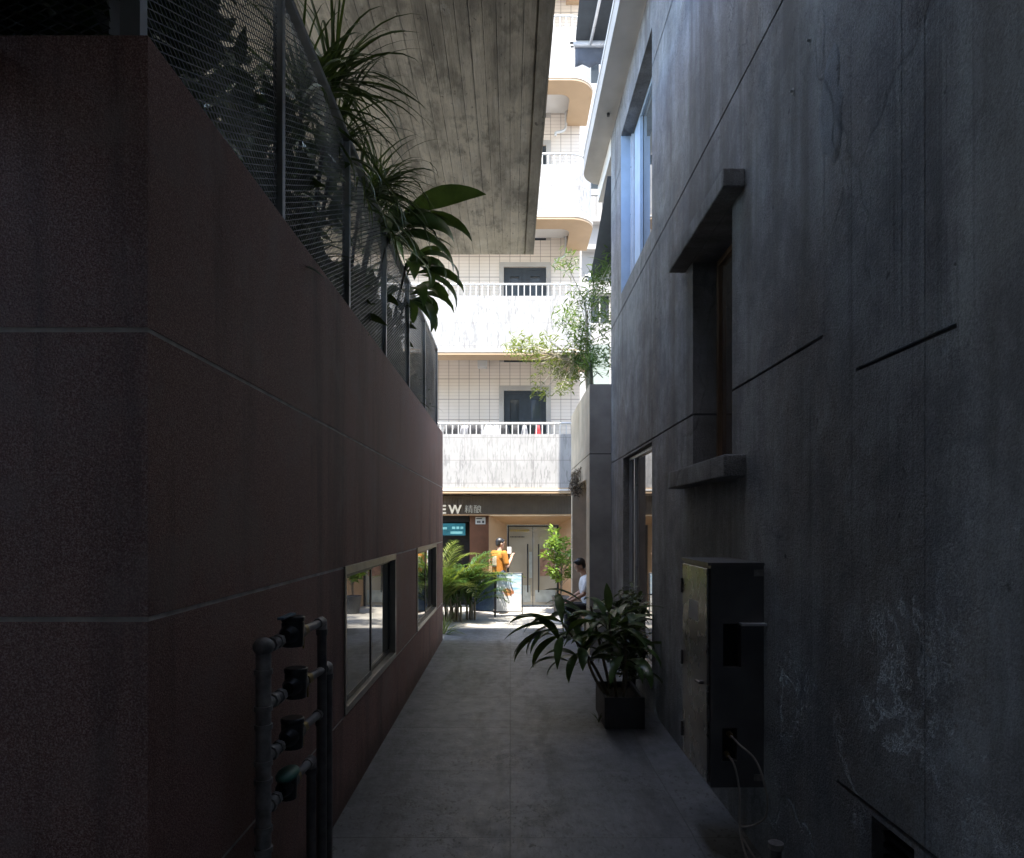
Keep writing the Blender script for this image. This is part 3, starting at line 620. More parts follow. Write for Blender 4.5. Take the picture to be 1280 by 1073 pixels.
# big blue window
def window_right(y0, y1, z0, z1, frame, glass, dep=0.17, fw=0.05, mull=None, extra=None):
    f = MB(); x0, x1 = RXW + dep, RXW + dep + .08
    f.box(x0, x1, y0 + .001, y1 - .001, z1 - fw, z1 - .001); f.box(x0, x1, y0 + .001, y1 - .001, z0 + .001, z0 + fw)
    f.box(x0, x1, y0 + .001, y0 + fw, z0 + fw, z1 - fw); f.box(x0, x1, y1 - fw, y1 - .001, z0 + fw, z1 - fw)
    for m_ in (mull or []): f.box(x0 + .005, x1, m_ - .022, m_ + .022, z0 + fw, z1 - fw)
    fo = f.build('window', frame, rbd, .004)
    g_ = MB(); g_.box(x0 + .035, x0 + .045, y0 + fw, y1 - fw, z0 + fw, z1 - fw); g_.build('pane', glass, fo)
    return fo
wf = window_right(*holes[0], 'blue_alu', 'glass_l', 0.17, 0.06)
j = MB(); j.box(RXW + .16, RXW + .20, 9.0, 9.38, 5.332, 7.428); j.build('blind_panel', 'blue_alu', wf)
j = MB(); y1 = 9.58
j.box(RXW + .002, RXW + .169, y1 - .012, y1 - .001, 5.272, 7.488); j.build('jamb_lining', 'blue_alu', wf)
for yy, ww in ((9.50, .03), (9.43, .02)):
    j = MB(); j.box(RXW + .12, RXW + .168, yy - ww, yy, 5.33, 7.43); j.build('sliding_track', 'alu', wf)
wf = window_right(*holes[1], 'alu', 'glass_r', 0.08, 0.04, [9.0])
# narrow window with hood and sill
wf = window_right(*holes[2], 'wood', 'glass_r', 0.20, 0.05)
h = MB(); h.box(1.40, RXW - .001, 4.50, 6.06, 4.272, 4.40); h.build('window_hood', 'conc', wf, .012)
h = MB(); h.box(1.40, RXW + .19, 4.772, 5.798, 2.36, 2.508); h.box(1.40, RXW - .001, 4.48, 4.771, 2.36, 2.508); h.box(1.40, RXW - .001, 5.799, 6.08, 2.36, 2.508); h.build('window_sill', 'conc', wf, .01)
v_ = MB(); v_.box(RXW + .20, RXW + .22, 2.62, 2.93, .45, .80)
for k in range(7): v_.box(RXW + .05, RXW + .08, 2.622, 2.928, .465 + k * .05, .485 + k * .05)
v_.build('vent_grille', 'dark', rbd)
# awnings on the street face of the right building
def awning(label, xl, xr, ya, za, yb, zb, val, matname):
    a = thing('awning', (xl, ya, za), label, 'awning')
    c_ = MB(); rows = []
    for i, t in enumerate(ss(0, 1, 6)):
        y = ya + (yb - ya) * t; z = za + (zb - za) * t - 0.05 * math.sin(math.pi * t)
        rows.append([(x, y, z) for x in ss(xl, xr, 6)])
    c_.grid(rows, 0, True); c_.build('canopy', 'canvas', a, solid=.006)
    b = MB(); b.tube([(xl - .04, yb, zb), (xr, yb, zb)], .078, 10); b.build('front_bar', 'alu', a)
    b = MB(); b.tube([(xl - .10, yb, zb + .03), (xl - .041, yb, zb + .03)], .028, 8); b.build('bar_end', 'steel', a); b = MB(); b.tube([(xl - .09, yb, zb - .05), (xl - .041, yb, zb - .05)], .02, 8); b.build('bar_end', 'steel', a)
    if val:
        v = MB(); xs_ = ss(xl, xr, 40); rows = []
        for t in ss(0, 1, 3):
            rows.append([(x, yb + .02 * math.sin(i * 0.55) * t, zb - .075 - t * (val + .035 * math.cos((x - xl) * 21))) for i, x in enumerate(xs_)])
        v.grid(rows, 0, True); v.build('valance', 'canvas_g', a, solid=.005)
    ar = MB(); ar.tube(curve([(xl + .42, ya - .02, za - .5), (xl + .36, (ya + yb) / 2, (za + zb) / 2 - .35), (xl + .30, yb - .05, zb - .03)], 5), .03, 8); ar.build('folding_arm', 'alu', a)
    return a
awning('open charcoal awning with scalloped grey valance above the eave', 1.30, 4.2, 11.35, 12.55, 13.7, 11.68, .36, 'canvas')
awning('black canvas awning below the eave beside the green bush', 1.50, 4.0, 10.55, 7.42, 12.85, 6.68, 0.0, 'canvas')
# small anchors left in the concrete
for y, z, lab in ((3.53, 4.55, 'small steel anchor stub high on the grey concrete wall'), (3.74, 4.42, 'broken plaster plug below the anchor stub on concrete wall')):
    a = MB(); a.tube([(RXW + .01, y, z), (RXW - .018, y, z)], [.012, .006], 8); a.tube([(RXW - .001, y, z), (RXW - .004, y, z)], .018, 8)
    tag(a.build('wall_anchor', 'smooth_conc', loc=(RXW, y, z)), lab, 'anchor')

# porch wall at the street end (fin) with seat recess
fin = thing('porch_wall', (1.6, 12.2, 0), 'tall concrete porch wall with timber lined recess where the alley meets the street', 'wall')
FX = 1.23; fh = [(11.05, 13.55, 0, 2.77)]
mb = MB(); us = [10.6, 13.8, 11.05, 13.55]; vs = [0, 2.77, 3.13, 3.145, 4.22]
relief(mb, us, vs, lambda u, v: None if 11.05 < u < 13.55 and v < 2.77 else ((.012, 1) if 3.13 < v < 3.145 else (0, 0)), lambda u, v, d: (FX + d, u, v), .5)
mb.build('side_face', ['brown_conc', 'groove'], fin)  # side tinted warmer and lighter, painting bounce light from the street
mb = MB(); relief(mb, [FX, 2.4], vs, lambda u, v: (.012, 1) if 3.13 < v < 3.145 else (0, 0), lambda u, v, d: (u, 10.6 + d, v), .3)
mb.face([(FX, 13.8, 0), (2.4, 13.8, 0), (2.4, 13.8, 4.22), (FX, 13.8, 4.22)])
mb.face([(FX, 10.6, 4.22), (2.4, 10.6, 4.22), (2.4, 13.8, 4.22), (FX, 13.8, 4.22)])
mb.build('front_face', ['smooth_conc', 'groove'], fin)
mb = MB()
for k in range(10): mb.box(FX + .47 + .002 * (k % 2), FX + .52, 11.05 + k * .25, 11.298 + k * .25, 0, 2.77)
mb.build('timber_lining', 'wood', fin)
gp = thing('glass_balustrade', (1.4, 10.72, 4.22), 'clear glass balustrade pane standing on the porch wall', 'balustrade')
g_ = MB(); g_.box(FX - .005, 1.548, 10.70, 10.712, 4.224, 4.86); g_.build('pane', 'clear', gp)
g_ = MB()
for a, b in (((1.29, 4.34), (1.37, 4.42)), ((1.37, 4.42), (1.45, 4.34))): g_.tube([(a[0], 10.695, a[1]), (b[0], 10.695, b[1])], .007, 6)
g_.build('chevron_mark', 'ink', gp)
# dried bundle hanging in recess
r5 = random.Random(5); b = thing('dried_bundle', (1.24, 12.3, 2.75), 'tangled bundle of dried twigs hanging from top of the porch recess', 'dried plant')
t_ = MB()
for i in range(70):
    az = r5.uniform(0, 6.28); c0 = Vector((1.20 + r5.uniform(-.05, .05), 12.3 + r5.uniform(-.5, .5), 2.95 + r5.uniform(-.05, .1)))
    d = Vector((math.cos(az) * .12, math.sin(az) * .22, r5.uniform(-.45, -.05)))
    t_.tube(curve([c0, c0 + d * .5 + Vector((0, 0, .04)), c0 + d], 3), [.006] * 6 + [.003], 4)
t_.build('twigs', 'bark', b)
t_ = MB(); leafcloud(t_, (1.18, 12.3, 2.72), (.10, .5, .18), 220, .07, r5); t_.build('dry_leaves', 'bark_d', b)

# ---------------------------------------------------------------- opposite apartment building
BF, BW = 15.9, 17.7
ap = thing('apartment_building', (-2, 20, 0), 'sunlit cream tiled apartment building with stacked white balconies across the street', 'building')
wz = [(4.14, 0), (7.36, 0), (10.42, 0), (13.5, 0)]
mb = MB(); holes_b = []
for zf in (2.96, 6.16, 9.32, 12.5): holes_b.append((-.17 - .1 * 0, .93, zf + .08, zf + 2.55))
us = [-9, 1.80] + [u for h in holes_b for u in h[:2]]; vs = [2.3, 16.6] + [v for h in holes_b for v in h[2:]]
relief(mb, us, vs, lambda u, v: None if any(a < u < b_ and c < v < d for a, b_, c, d in holes_b) else (0, 0), lambda u, v, d: (u, BW + d, v), .18)
mb.face([(1.8, BW, 0), (1.8, 30, 0), (1.8, 30, 16.6), (1.8, BW, 16.6)]); mb.face([(-9, BW, 16.6), (1.8, BW, 16.6), (1.8, 30, 16.6), (-9, 30, 16.6)])
mb.face([(-9, BW, 0), (-9, 30, 0), (-9, 30, 16.6), (-9, BW, 16.6)])
mb.build('wall', 'tile', ap)
for (a, b_, c, d) in holes_b:
    f = MB(); w = .07
    f.box(a + .001, a + w, BW + .05, BW + .13, c, d - .001); f.box(b_ - w, b_ - .001, BW + .05, BW + .13, c, d - .001)
    f.box(a + w, b_ - w, BW + .05, BW + .13, d - w, d - .001); m_ = (a + b_) / 2
    f.box(m_ - .06, m_ + .06, BW + .05, BW + .13, c, d - w)
    for (p, q) in ((a + w, m_ - .06), (m_ + .06, b_ - w)):
        f.box(p, q, BW + .06, BW + .12, d - w - .15, d - w); f.box(p, q, BW + .06, BW + .12, c, c + .9)
        f.box(p, p + .09, BW + .06, BW + .12, c + .9, d - w - .15); f.box(q - .09, q, BW + .06, BW + .12, c + .9, d - w - .15)
    fo = f.build('balcony_door', 'greyfr', ap)
    p = MB(); p.box(a + w, b_ - w, BW + .085, BW + .095, c + .02, d - w); p.build('pane', 'glass_u', fo)
    s = MB(); s.box(a - .12, a - .001, BW - .02, BW - .001, c, d + .12); s.box(b_ + .001, b_ + .12, BW - .02, BW - .001, c, d + .12); s.box(a - .001, b_ + .001, BW - .02, BW - .001, d + .001, d + .12)
    s.build('door_surround', 'eave', fo)
BX = 1.94; rr = 0.55
def bpath(ins=0.0, xl=-8.5, n=10, yend=BW - .004):
    r = rr - ins * .6; x1 = BX - ins; y0 = BF + ins
    return [(xl, y0), (x1 - r, y0)] + [(x1 - r + r * math.sin(t), y0 + r - r * math.cos(t)) for t in ss(0, math.pi / 2, n)][1:] + [(x1, yend)]
def ribbon(mb, po, pi, z0, z1, mi=0):
    o0 = [(x, y, z0) for x, y in po]; o1 = [(x, y, z1) for x, y in po]; i0 = [(x, y, z0) for x, y in pi]; i1 = [(x, y, z1) for x, y in pi]
    mb.grid([i0, o0, o1, i1], mi, False); 
    mb.grid([i1, i0], mi, False)
levels = [(2.76, 4.14, 4.42), (5.98, 7.36, 7.67), (9.13, 10.42, 10.72), (12.36, 13.62, 13.94), (15.5, 16.8, 17.1)]
for k, (zb, zp, zr) in enumerate(levels):
    b = MB(); ribbon(b, bpath(0), bpath(.12), zb + .13, zp)
    bo = b.build('balcony', 'parapet', ap)
    t_ = MB(); ribbon(t_, bpath(-.035), bpath(.5), zb, zb + .06); ribbon(t_, bpath(-.012), bpath(.45), zb + .0605, zb + .1295); ribbon(t_, bpath(.40), bpath(.451), zb + .1296, zb + .34)
    t_.build('edge_beam', 'beige', bo)
    t_ = MB(); ribbon(t_, bpath(-.045), bpath(.04), zb + .061, zb + .10); t_.build('drip_moulding', 'render_white', bo)
    s = MB(); q = bpath(.44); s.face([(x, y, zb + .33) for x, y in q] + [(-8.5, BW - .004, zb + .33)]); s.face([(x, y, zb + .4) for x, y in q] + [(-8.5, BW - .004, zb + .4)]); s.build('soffit', 'soffit', bo)
    r_ = MB(); mid = bpath(.06)
    r_.tube([(x, y, zr - .02) for x, y in mid], .024, 6)
    dense = []; 
    for (a, b2) in zip(mid[:-1], mid[1:]):
        n = max(1, int(math.dist(a, b2) / .02)); dense += [(a[0] + (b2[0] - a[0]) * i / n, a[1] + (b2[1] - a[1]) * i / n) for i in range(n)]
    acc = 0; last = dense[0]
    for q in dense:
        acc += math.dist(q, last); last = q
        if acc > .135: acc = 0; r_.box(q[0] - .011, q[0] + .011, q[1] - .011, q[1] + .011, zp, zr - .02)
    r_.build('railing', 'white', bo)
    if k in (2, 3):
        d = MB(); d.tube(curve([(1.44, 17.60, zb + .32), (1.42, 17.55, zb - .12), (1.30, 17.45, zb - .28), (1.16, 17.36, zb - .36), (1.14, 17.36, zb - .44)], 4), .035, 8); d.build('drain_pipe', 'white', bo)
lt = MB(); lt.box(-.84, -.60, 17.45, 17.69, 6.06, 6.30); tag(lt.build('ceiling_lamp', 'white', bevel=.02, loc=(-.7, 17.6, 6.18)), 'square white lamp under the second floor balcony', 'lamp')
# drying laundry behind the first floor balcony rail
gar = [(-1.47, .14, 'black_cl', 'shirt', 'black shirt hanging leftmost behind the first floor balcony rail'), (-1.27, .13, 'black_cl', 'shirt', 'faded black shirt second from the left on balcony line'),
       (-1.09, .16, 'grey_cl', 'shirt', 'dark grey shirt drying left of the white clothes'), (-.86, .19, 'black_cl', 'trousers', 'black trousers hanging just left of the white shirts'),
       (-.72, .06, 'grey_cl', 'trousers', 'narrow grey garment squeezed between trousers and wide white shirt'), (.10, .10, 'black_cl', 'trousers', 'black garment hanging before the left door leaf'), (.34, .09, 'grey_cl', 'shirt', 'grey garment hanging before the right door leaf'),
       (-.52, .15, 'wshirt', 'shirt', 'wide white shirt hanging on balcony line behind white rail'), (-.34, .10, 'wshirt', 'shirt', 'narrower white shirt drying right of the wide white one'),
       (-.14, .13, 'black_cl', 'shirt', 'black top drying right beside the white shirts'), (.66, .08, 'red_cl', 'shirt', 'small red garment in front of the dark balcony door')]
ln = MB(); ln.tube([(-3, 16.35, 4.42), (1.5, 16.35, 4.42)], .006, 5); tag(ln.build('clothes_line', 'steel', loc=(-1, 16.35, 4.42)), 'thin line carrying laundry behind the first floor balcony rail', 'line')
for x, w, m_, kind_, lab in gar:
    g_ = MB(); rows = []; hh = .75 if kind_ == 'shirt' else .95
    for t in ss(0, 1, 8):
        ww = w * (0.55 + 0.45 * min(1, t * 4)) if kind_ == 'shirt' else w * (.9 - .1 * t)
        rows.append([(x + ww * s * .9, 16.35 + .03 * math.sin(s * 7 + t * 3 + x * 9) * t, 4.41 - hh * t) for s in ss(-1, 1, 12)])
    g_.grid(rows, 0, True)
    if kind_ == 'shirt':
        for sg in (-1, 1):
            g_.grid([[(x + sg * w * (.5 + .75 * t), 16.35 + .02 * sg + .01 * q, 4.38 - .42 * t - .16 * q) for q in ss(0, 1, 3)] for t in ss(0, 1, 4)], 0, True)
    tag(g_.build('garment', m_, loc=(x, 16.35, 4.41), solid=.008), lab, 'clothes', 'laundry on the balcony line')

# shopfront under it
sh = thing('shopfront', (0, 16.6, 0), 'brown shopfront with tan portal and frosted double glass door', 'shop')
f = MB(); f.box(-8.5, 1.9, 16.33, 16.9, 2.27, 2.72)
for k in range(150): x = -8.48 + k * .069; f.box(x, x + .034, 16.312, 16.329, 2.285, 2.705)
f.build('fascia', 'ribbed', sh)
f = MB(); f.box(-8.5, 1.9, 16.30, 16.34, 2.245, 2.284); f.build('fascia_trim', 'portal', sh)
w_ = MB(); w_.box(-.98, -.52, 16.45, 17.6, 0, 2.265); w_.build('brown_pier', 'brownwall', sh)
w_ = MB(); w_.box(1.62, 1.9, 16.45, 17.6, 0, 2.265); w_.build('brown_pier', 'brownwall', sh)
w_ = MB(); O_ = [(-.515, 2.244), (1.58, 2.244)]; Y0, Y1 = 16.35, 17.0; I = (-.08, 1.20, 2.02)
w_.face([(-.515, Y0, 0), (-.515, Y0, 2.244), (I[0], Y1, I[2]), (I[0], Y1, 0)]); w_.face([(1.58, Y0, 0), (1.58, Y0, 2.244), (I[1], Y1, I[2]), (I[1], Y1, 0)])
w_.face([(-.515, Y0, 2.244), (1.58, Y0, 2.244), (I[1], Y1, I[2]), (I[0], Y1, I[2])])
w_.build('portal', 'portal', sh)
d = MB(); fw = .045
d.box(I[0] + .001, I[0] + fw, Y1 - .02, Y1 + .05, 0, I[2] - .001); d.box(I[1] - fw, I[1] - .001, Y1 - .02, Y1 + .05, 0, I[2] - .001); d.box(I[0] + fw, I[1] - fw, Y1 - .02, Y1 + .05, I[2] - fw, I[2] - .001)
d.box(.553, .567, Y1 + .005, Y1 + .045, 0, I[2] - fw)
do = d.build('door', 'blackfr', sh)
p = MB(); p.box(I[0] + fw, .552, Y1 + .01, Y1 + .03, .02, I[2] - fw); p.box(.568, I[1] - fw, Y1 + .01, Y1 + .03, .02, I[2] - fw); p.build('pane', 'glass_d', do)
for x in (.43, .70):
    hnd = MB(); hnd.tube([(x, Y1 - .06, .35), (x, Y1 - .06, 1.55)], .016, 8); hnd.tube([(x, Y1 - .06, .5), (x, Y1 + .01, .5)], .01, 6); hnd.tube([(x, Y1 - .06, 1.4), (x, Y1 + .01, 1.4)], .01, 6); hnd.build('handle', 'blackfr', do)
def text(s, size, x, y, z, mat, name, parent, sx=1.0, bold=0.0, ext=0.012):
    cu = bpy.data.curves.new(name, 'FONT'); cu.body = s; cu.size = size; cu.extrude = ext; cu.offset = bold
    o = bpy.data.objects.new(name, cu); C.objects.link(o)
    me = bpy.data.meshes.new_from_object(o.evaluated_get(bpy.context.evaluated_depsgraph_get()))
    bpy.data.objects.remove(o); me.materials.clear(); me.materials.append(M[mat])
    off = wloc(parent) if parent is not None else Vector((x, y, z))
    me.transform(Matrix.Translation(Vector((x, y, z)) - off) @ Matrix.Rotation(R(90), 4, 'X') @ Matrix.Diagonal((sx, 1, 1, 1)))
    o = bpy.data.objects.new(name, me); C.objects.link(o)
    if parent is not None: o.parent = parent
    else: o.location = off
    return o
sg = thing('shop_sign', (-1.2, 16.28, 2.5), 'cream raised letters on the brown fascia over the shop', 'sign')
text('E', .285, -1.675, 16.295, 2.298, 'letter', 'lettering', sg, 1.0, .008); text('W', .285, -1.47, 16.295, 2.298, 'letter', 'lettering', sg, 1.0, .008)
text('精酿', .205, -1.09, 16.295, 2.325, 'letterp', 'lettering', sg, 1.0, -.002)
# dark shop interior left with lit screen, back wall
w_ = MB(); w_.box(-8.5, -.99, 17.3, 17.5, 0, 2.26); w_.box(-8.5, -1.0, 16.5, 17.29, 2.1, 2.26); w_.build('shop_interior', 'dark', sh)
scr = thing('screen', (-1.4, 17.1, 1.9), 'glowing cyan menu screen inside the dark shop opening', 'screen')
s_ = MB(); s_.box(-1.85, -1.13, 17.1, 17.14, 1.76, 2.06); s_.build('display', 'screen', scr)
s_ = MB()
for k, (x, z, w) in enumerate(((-1.46, 1.95, .08), (-1.35, 1.95, .07), (-1.25, 1.95, .07), (-1.75, 1.94, .16), (-1.50, 1.83, .3))): s_.box(x, x + w, 17.09, 17.099, z - .03, z + .03)
s_.build('glyph', 'screen2', scr)
pl = thing('notice_plate', (-.75, 16.4, 2.1), 'small white printed plate on the brown pier beside the portal', 'sign')
s_ = MB(); s_.box(-.84, -.60, 16.43, 16.449, 2.04, 2.215); s_.build('plate', 'signwhite', pl)
s_ = MB(); s_.box(-.82, -.68, 16.425, 16.429, 2.165, 2.19); s_.box(-.80, -.76, 16.425, 16.429, 2.07, 2.12); s_.box(-.75, -.72, 16.425, 16.429, 2.07, 2.12); s_.box(-.68, -.63, 16.425, 16.429, 2.07, 2.125); s_.build('print', 'ink', pl)
pl = thing('notice_plate', (1.66, 16.4, 2.1), 'small white plate right of the portal near porch wall', 'sign')
s_ = MB(); s_.box(1.63, 1.80, 16.43, 16.449, 1.98, 2.2); s_.build('plate', 'signwhite', pl)
for x0_, x1_, z0_, z1_, mt_ in ((.02, .50, .10, .52, 'frost'), (.47, .54, .70, 1.35, 'frost'), (.74, 1.10, .75, 1.42, 'poster_rust'), (.62, 1.12, .10, .40, 'frost')):
    dt = MB(); dt.box(x0_, x1_, Y1 + .001, Y1 + .009, z0_, z1_); dt.build('door_notice', mt_, do)  # flat panels standing for frosting and the interior seen through the glass
dt = MB(); x = -.0; r9 = random.Random(9)
while x < .46:
    w = r9.uniform(.025, .05); dt.box(x, x + w, Y1 - .004, Y1 + .008, 1.855 + r9.uniform(0, .01), 1.91); x += w + .012
dt.build('gold_print', 'gold', do)
dt = MB(); x = 0.0
while x < .34: w = r9.uniform(.018, .03); dt.box(x, x + w, Y1 - .004, Y1 + .008, 1.71, 1.74); x += w + .012
dt.build('small_print', 'ink', do)
# street ledge right of shop, neighbour building
nb = thing('neighbour_building', (6, 26, 0), 'pale white neighbouring block seen in the gap beside the eave', 'building')
mb = MB(); wh = [(2.42 + i * 1.3, 3.1 + i * 1.3, z, z + .95) for i in range(4) for z in (2.6, 5.4, 8.2, 12.35, 15.6)]
us = [1.81, 9] + [u for h_ in wh for u in h_[:2]]; vs = [0, 24] + [v for h_ in wh for v in h_[2:]]
relief(mb, us, vs, lambda u, v: None if any(a < u < b_ and c < v < d for a, b_, c, d in wh) else (0, 0), lambda u, v, d: (u, 21 + d, v), .2)
mb.build('wall', 'neigh', nb)
for (a, b_, c, d) in wh:
    f = MB(); 
    f.box(a, b_, 21.10, 21.14, d - .05, d - .001); f.box(a, b_, 21.10, 21.14, c + .001, c + .05); f.box(a, a + .05, 21.10, 21.14, c + .05, d - .05); f.box(b_ - .05, b_, 21.10, 21.14, c + .05, d - .05); f.box((a + b_) / 2 - .02, (a + b_) / 2 + .02, 21.10, 21.14, c + .05, d - .05)
    fo = f.build('window', 'white', nb); p = MB(); p.box(a, b_, 21.15, 21.16, c, d); p.build('pane', 'glass_u', fo)
for z in (10.4, 11.25): p = MB(); p.box(2.2, 9, 20.75, 20.999, z, z + .14); p.build('ledge', 'neigh', nb)
p = MB(); p.tube([(2.2, 20.8, 12.05), (9, 20.8, 12.05)], .02, 6)
for k in range(30): p.box(2.2 + k * .2, 2.22 + k * .2, 20.79, 20.81, 11.39, 12.05)
p.build('railing', 'greyfr', nb)
# unseen tower added behind the camera to shade the alley, and row on the street sides
rbk = thing('rear_building', (0, -10, 0), 'plain concrete building closing the alley behind the viewer', 'building')
p = MB(); p.box(-4.6, 14, -14, -8, 0, 64.5); p.build('wall', 'smooth_conc', rbk)
for k in range(5): p = MB(); p.box(-4 + k * 2, -3 + k * 2, -7.999, -7.95, 1.2, 2.5); p.build('window', 'glass_u', rbk)

# ---------------------------------------------------------------- alley furniture: gas meters
gm = thing('pipe_manifold', (-1.08, 3.3, 0), 'old grey pipe riser with four black meters on the dark granite wall', 'pipes')
A = Vector((-1.085, 3.0, 0)); zs = [1.545, 1.29, 1.055, .825]
p = MB(); p.tube([(A.x, A.y, 0), (A.x, A.y, 1.50)], .033, 14); p.build('riser', 'pipe', gm)
for z in (.10, .36, .46, .62, .71, .92, 1.0, 1.16, 1.24, 1.40): p = MB(); p.tube([(A.x, A.y, z - .011), (A.x, A.y, z + .011)], .040, 14); p.build('collar', 'pipe', gm)
p = MB(); p.ell((A.x, A.y, 1.51), (.046, .046, .042)); p.build('riser_cap', 'pipe', gm)
ends = [(-1.01, 3.66), (-1.0, 3.74), (-1.02, 3.68), (-1.05, 3.60)]
for k, z in enumerate(zs):
    E_ = Vector((*ends[k], z - .02)); B0 = Vector((A.x, A.y, z - .04)); d = (E_ - B0)
    mid = B0 + d * .42 + Vector((.01, 0, .015))
    p = MB(); p.tube([B0, B0 + d * .10, B0 + d * .26], [.03, .024, .024], 10); p.tube([B0 + d * .10, B0 + d * .14], .034, 8); p.tube([B0 + d * .2, B0 + d * .24], .033, 6); p.build('branch_pipe', 'pipe', gm)
    p = MB(); r_ = .054 if k != 3 else .046
    p.tube([mid - d.normalized() * .085, mid - d.normalized() * .055, mid + d.normalized() * .055, mid + d.normalized() * .085], [.028, r_ * .85, r_ * .85, .028], 12)
    p.tube([mid + Vector((0, 0, -.065)), mid + Vector((0, 0, .045)), mid + Vector((0, 0, .055))], [r_ * .9, r_, r_ * .9], 14)
    mo = p.build('meter', 'meter' if k != 3 else 'meter', gm)
    p = MB()
    if k < 3:
        p.tube([mid + Vector((0, 0, .056)), mid + Vector((0, 0, .075)), mid + Vector((0, 0, .08))], [r_ * 1.02, r_ * 1.05, r_ * .9], 14); 
        l_ = p.build('meter_lid', 'meter', mo)
    else:
        p.ell(mid + Vector((0, 0, .05)), (.05, .10, .03)); p.build('valve_bonnet', 'green_v', mo)
    if k == 0: p = MB(); c_ = mid + Vector((0, -.06, .09)); p.box(c_.x - .016, c_.x + .016, c_.y - .12, c_.y + .06, c_.z - .006, c_.z + .006); p.build('lever', 'blue_v', mo, .004)
    q = B0 + d * .62
    p = MB(); p.tube([q - d * .03, q + d * .03], .032, 6); p.tube([q + Vector((0, 0, -.005)), q + Vector((.005, .005, -.09))], [.012, .005], 6); p.build('union_nut', 'brass', gm)
    p = MB(); p.tube([B0 + d * .56, E_ - d * .06], .021, 10); p.tube([E_ - d.normalized() * .06, E_ - d.normalized() * .03], .028, 10)
    p.tube(curve([E_ - d.normalized() * .04, E_, E_ + Vector((0, 0, -.05))], 4), .027, 10); p.build('outlet_pipe', 'pipe', gm)
    p = MB(); p.tube([E_ + Vector((0, 0, -.04)), (E_.x, E_.y, .0)], .025, 10); p.tube([E_ + Vector((0, 0, -.07)), E_ + Vector((0, 0, -.04))], .031, 10); p.build('down_pipe', 'pipe_d', gm)

# electric cabinet on the right wall
cb = thing('cabinet', (1.4, 4.5, .44), 'tall grey service cabinet with stainless door hung on the concrete wall', 'cabinet')
CX0, CX1, CY0, CY1, CZ0, CZ1 = 1.225, RXW - .002, 4.17, 4.80, .44, 1.795
mb = MB(); us = [CX0, CX1, 1.30, 1.41, 1.295, 1.385]; vs = [CZ0, CZ1, 1.17, 1.44, .60, .80]
relief(mb, us, vs, lambda u, v: None if (1.30 < u < 1.41 and 1.17 < v < 1.44) or (1.295 < u < 1.385 and .60 < v < .80) else (0, 0), lambda u, v, d: (u, CY0 + d, v), .06)
mb.face([(CX0, CY1, CZ0), (CX1, CY1, CZ0), (CX1, CY1, CZ1), (CX0, CY1, CZ1)])
mb.face([(CX0, CY0, CZ0), (CX1, CY0, CZ0), (CX1, CY1, CZ0), (CX0, CY1, CZ0)]); mb.face([(CX0, CY0, CZ0), (CX0, CY1, CZ0), (CX0, CY1, CZ1), (CX0, CY0, CZ1)])
mb.box(CX0 - .02, CX1, CY0 - .012, CY1 + .012, CZ1 + .001, CZ1 + .018)
mb.build('body', 'cab', cb)
mb = MB(); mb.box(1.29, 1.42, CY0 + .061, CY0 + .07, 1.16, 1.45); mb.build('recess_back', 'dark', cb)
mb = MB(); mb.box(1.285, 1.395, CY0 + .061, CY0 + .07, .59, .81); mb.build('recess_back', 'dark', cb)
mb = MB(); mb.box(CX0 - .018, CX0 - .001, CY0 + .025, CY1 - .015, CZ0 + .02, CZ1 - .02); dr_ = mb.build('door', 'cabdoor', cb, .004)
mb = MB(); mb.tube([(CX0 - .019, CY0 + .10, 1.06), (CX0 - .045, CY0 + .10, 1.06)], .014, 8); mb.tube([(CX0 - .045, CY0 + .08, 1.06), (CX0 - .045, CY0 + .17, 1.055)], .009, 8); mb.build('handle', 'pipe_d', dr_)
for z in (.62, 1.12, 1.62): mb = MB(); mb.tube([(CX0 - .02, CY1 - .013, z - .05), (CX0 - .02, CY1 - .013, z + .05)], .011, 8); mb.build('hinge', 'pipe_d', dr_)
mb = MB(); mb.box(CX0 - .0195, CX0 - .0181, CY0 + .22, CY0 + .44, 1.42, 1.55); mb.build('faded_plate', 'signwhite', dr_)
for z in (.50, 1.75): mb = MB(); mb.box(CX1 - .06, CX1, CY0 - .004, CY0 - .0005, z - .02, z + .02); mb.build('fixing_lug', 'pipe', cb)
mb = MB(); mb.box(1.395, 1.60, CY0 - .05, CY0 - .002, 1.432, 1.448); mb.build('conduit_bar', 'alu', cb, .003)
for pts in ([(1.345, CY0 + .04, .76), (1.37, 4.10, .73), (1.44, 4.0, .66), (1.48, 3.95, .50), (1.48, 3.95, .36), (1.42, 4.0, .28), (1.36, 4.05, .24), (1.40, 3.98, .14), (1.46, 3.9, .06)],
            [(1.33, CY0 + .04, .64), (1.345, 4.10, .60), (1.36, 4.05, .45), (1.35, 4.02, .28), (1.36, 3.95, .14), (1.40, 3.82, .05), (1.44, 3.66, .02)]):
    p = MB(); p.tube(curve(pts, 6), .0065, 8); co = p.build('cable', 'cable', cb)
    p = MB(); a, b = Vector(pts[0]), Vector(pts[1]); p.tube([a, a.lerp(b, .3)], .016, 8); p.build('gland', 'brass', co)
st = thing('pipe_stub', (1.50, 3.85, 0), 'capped grey floor pipe stub beside the wall under the cables', 'pipe')
p = MB(); p.tube([(1.49, 3.83, 0), (1.49, 3.83, .23)], .03, 12); p.tube([(1.49, 3.83, .12), (1.42, 3.80, .12)], [.028, .024], 10); p.tube([(1.49, 3.83, .1), (1.49, 3.83, .145)], .038, 12); p.build('pipe', 'pipe_d', st)
p = MB(); p.tube([(1.49, 3.83, .23), (1.49, 3.83, .262)], .042, 12); p.build('cap', 'pipe', st)

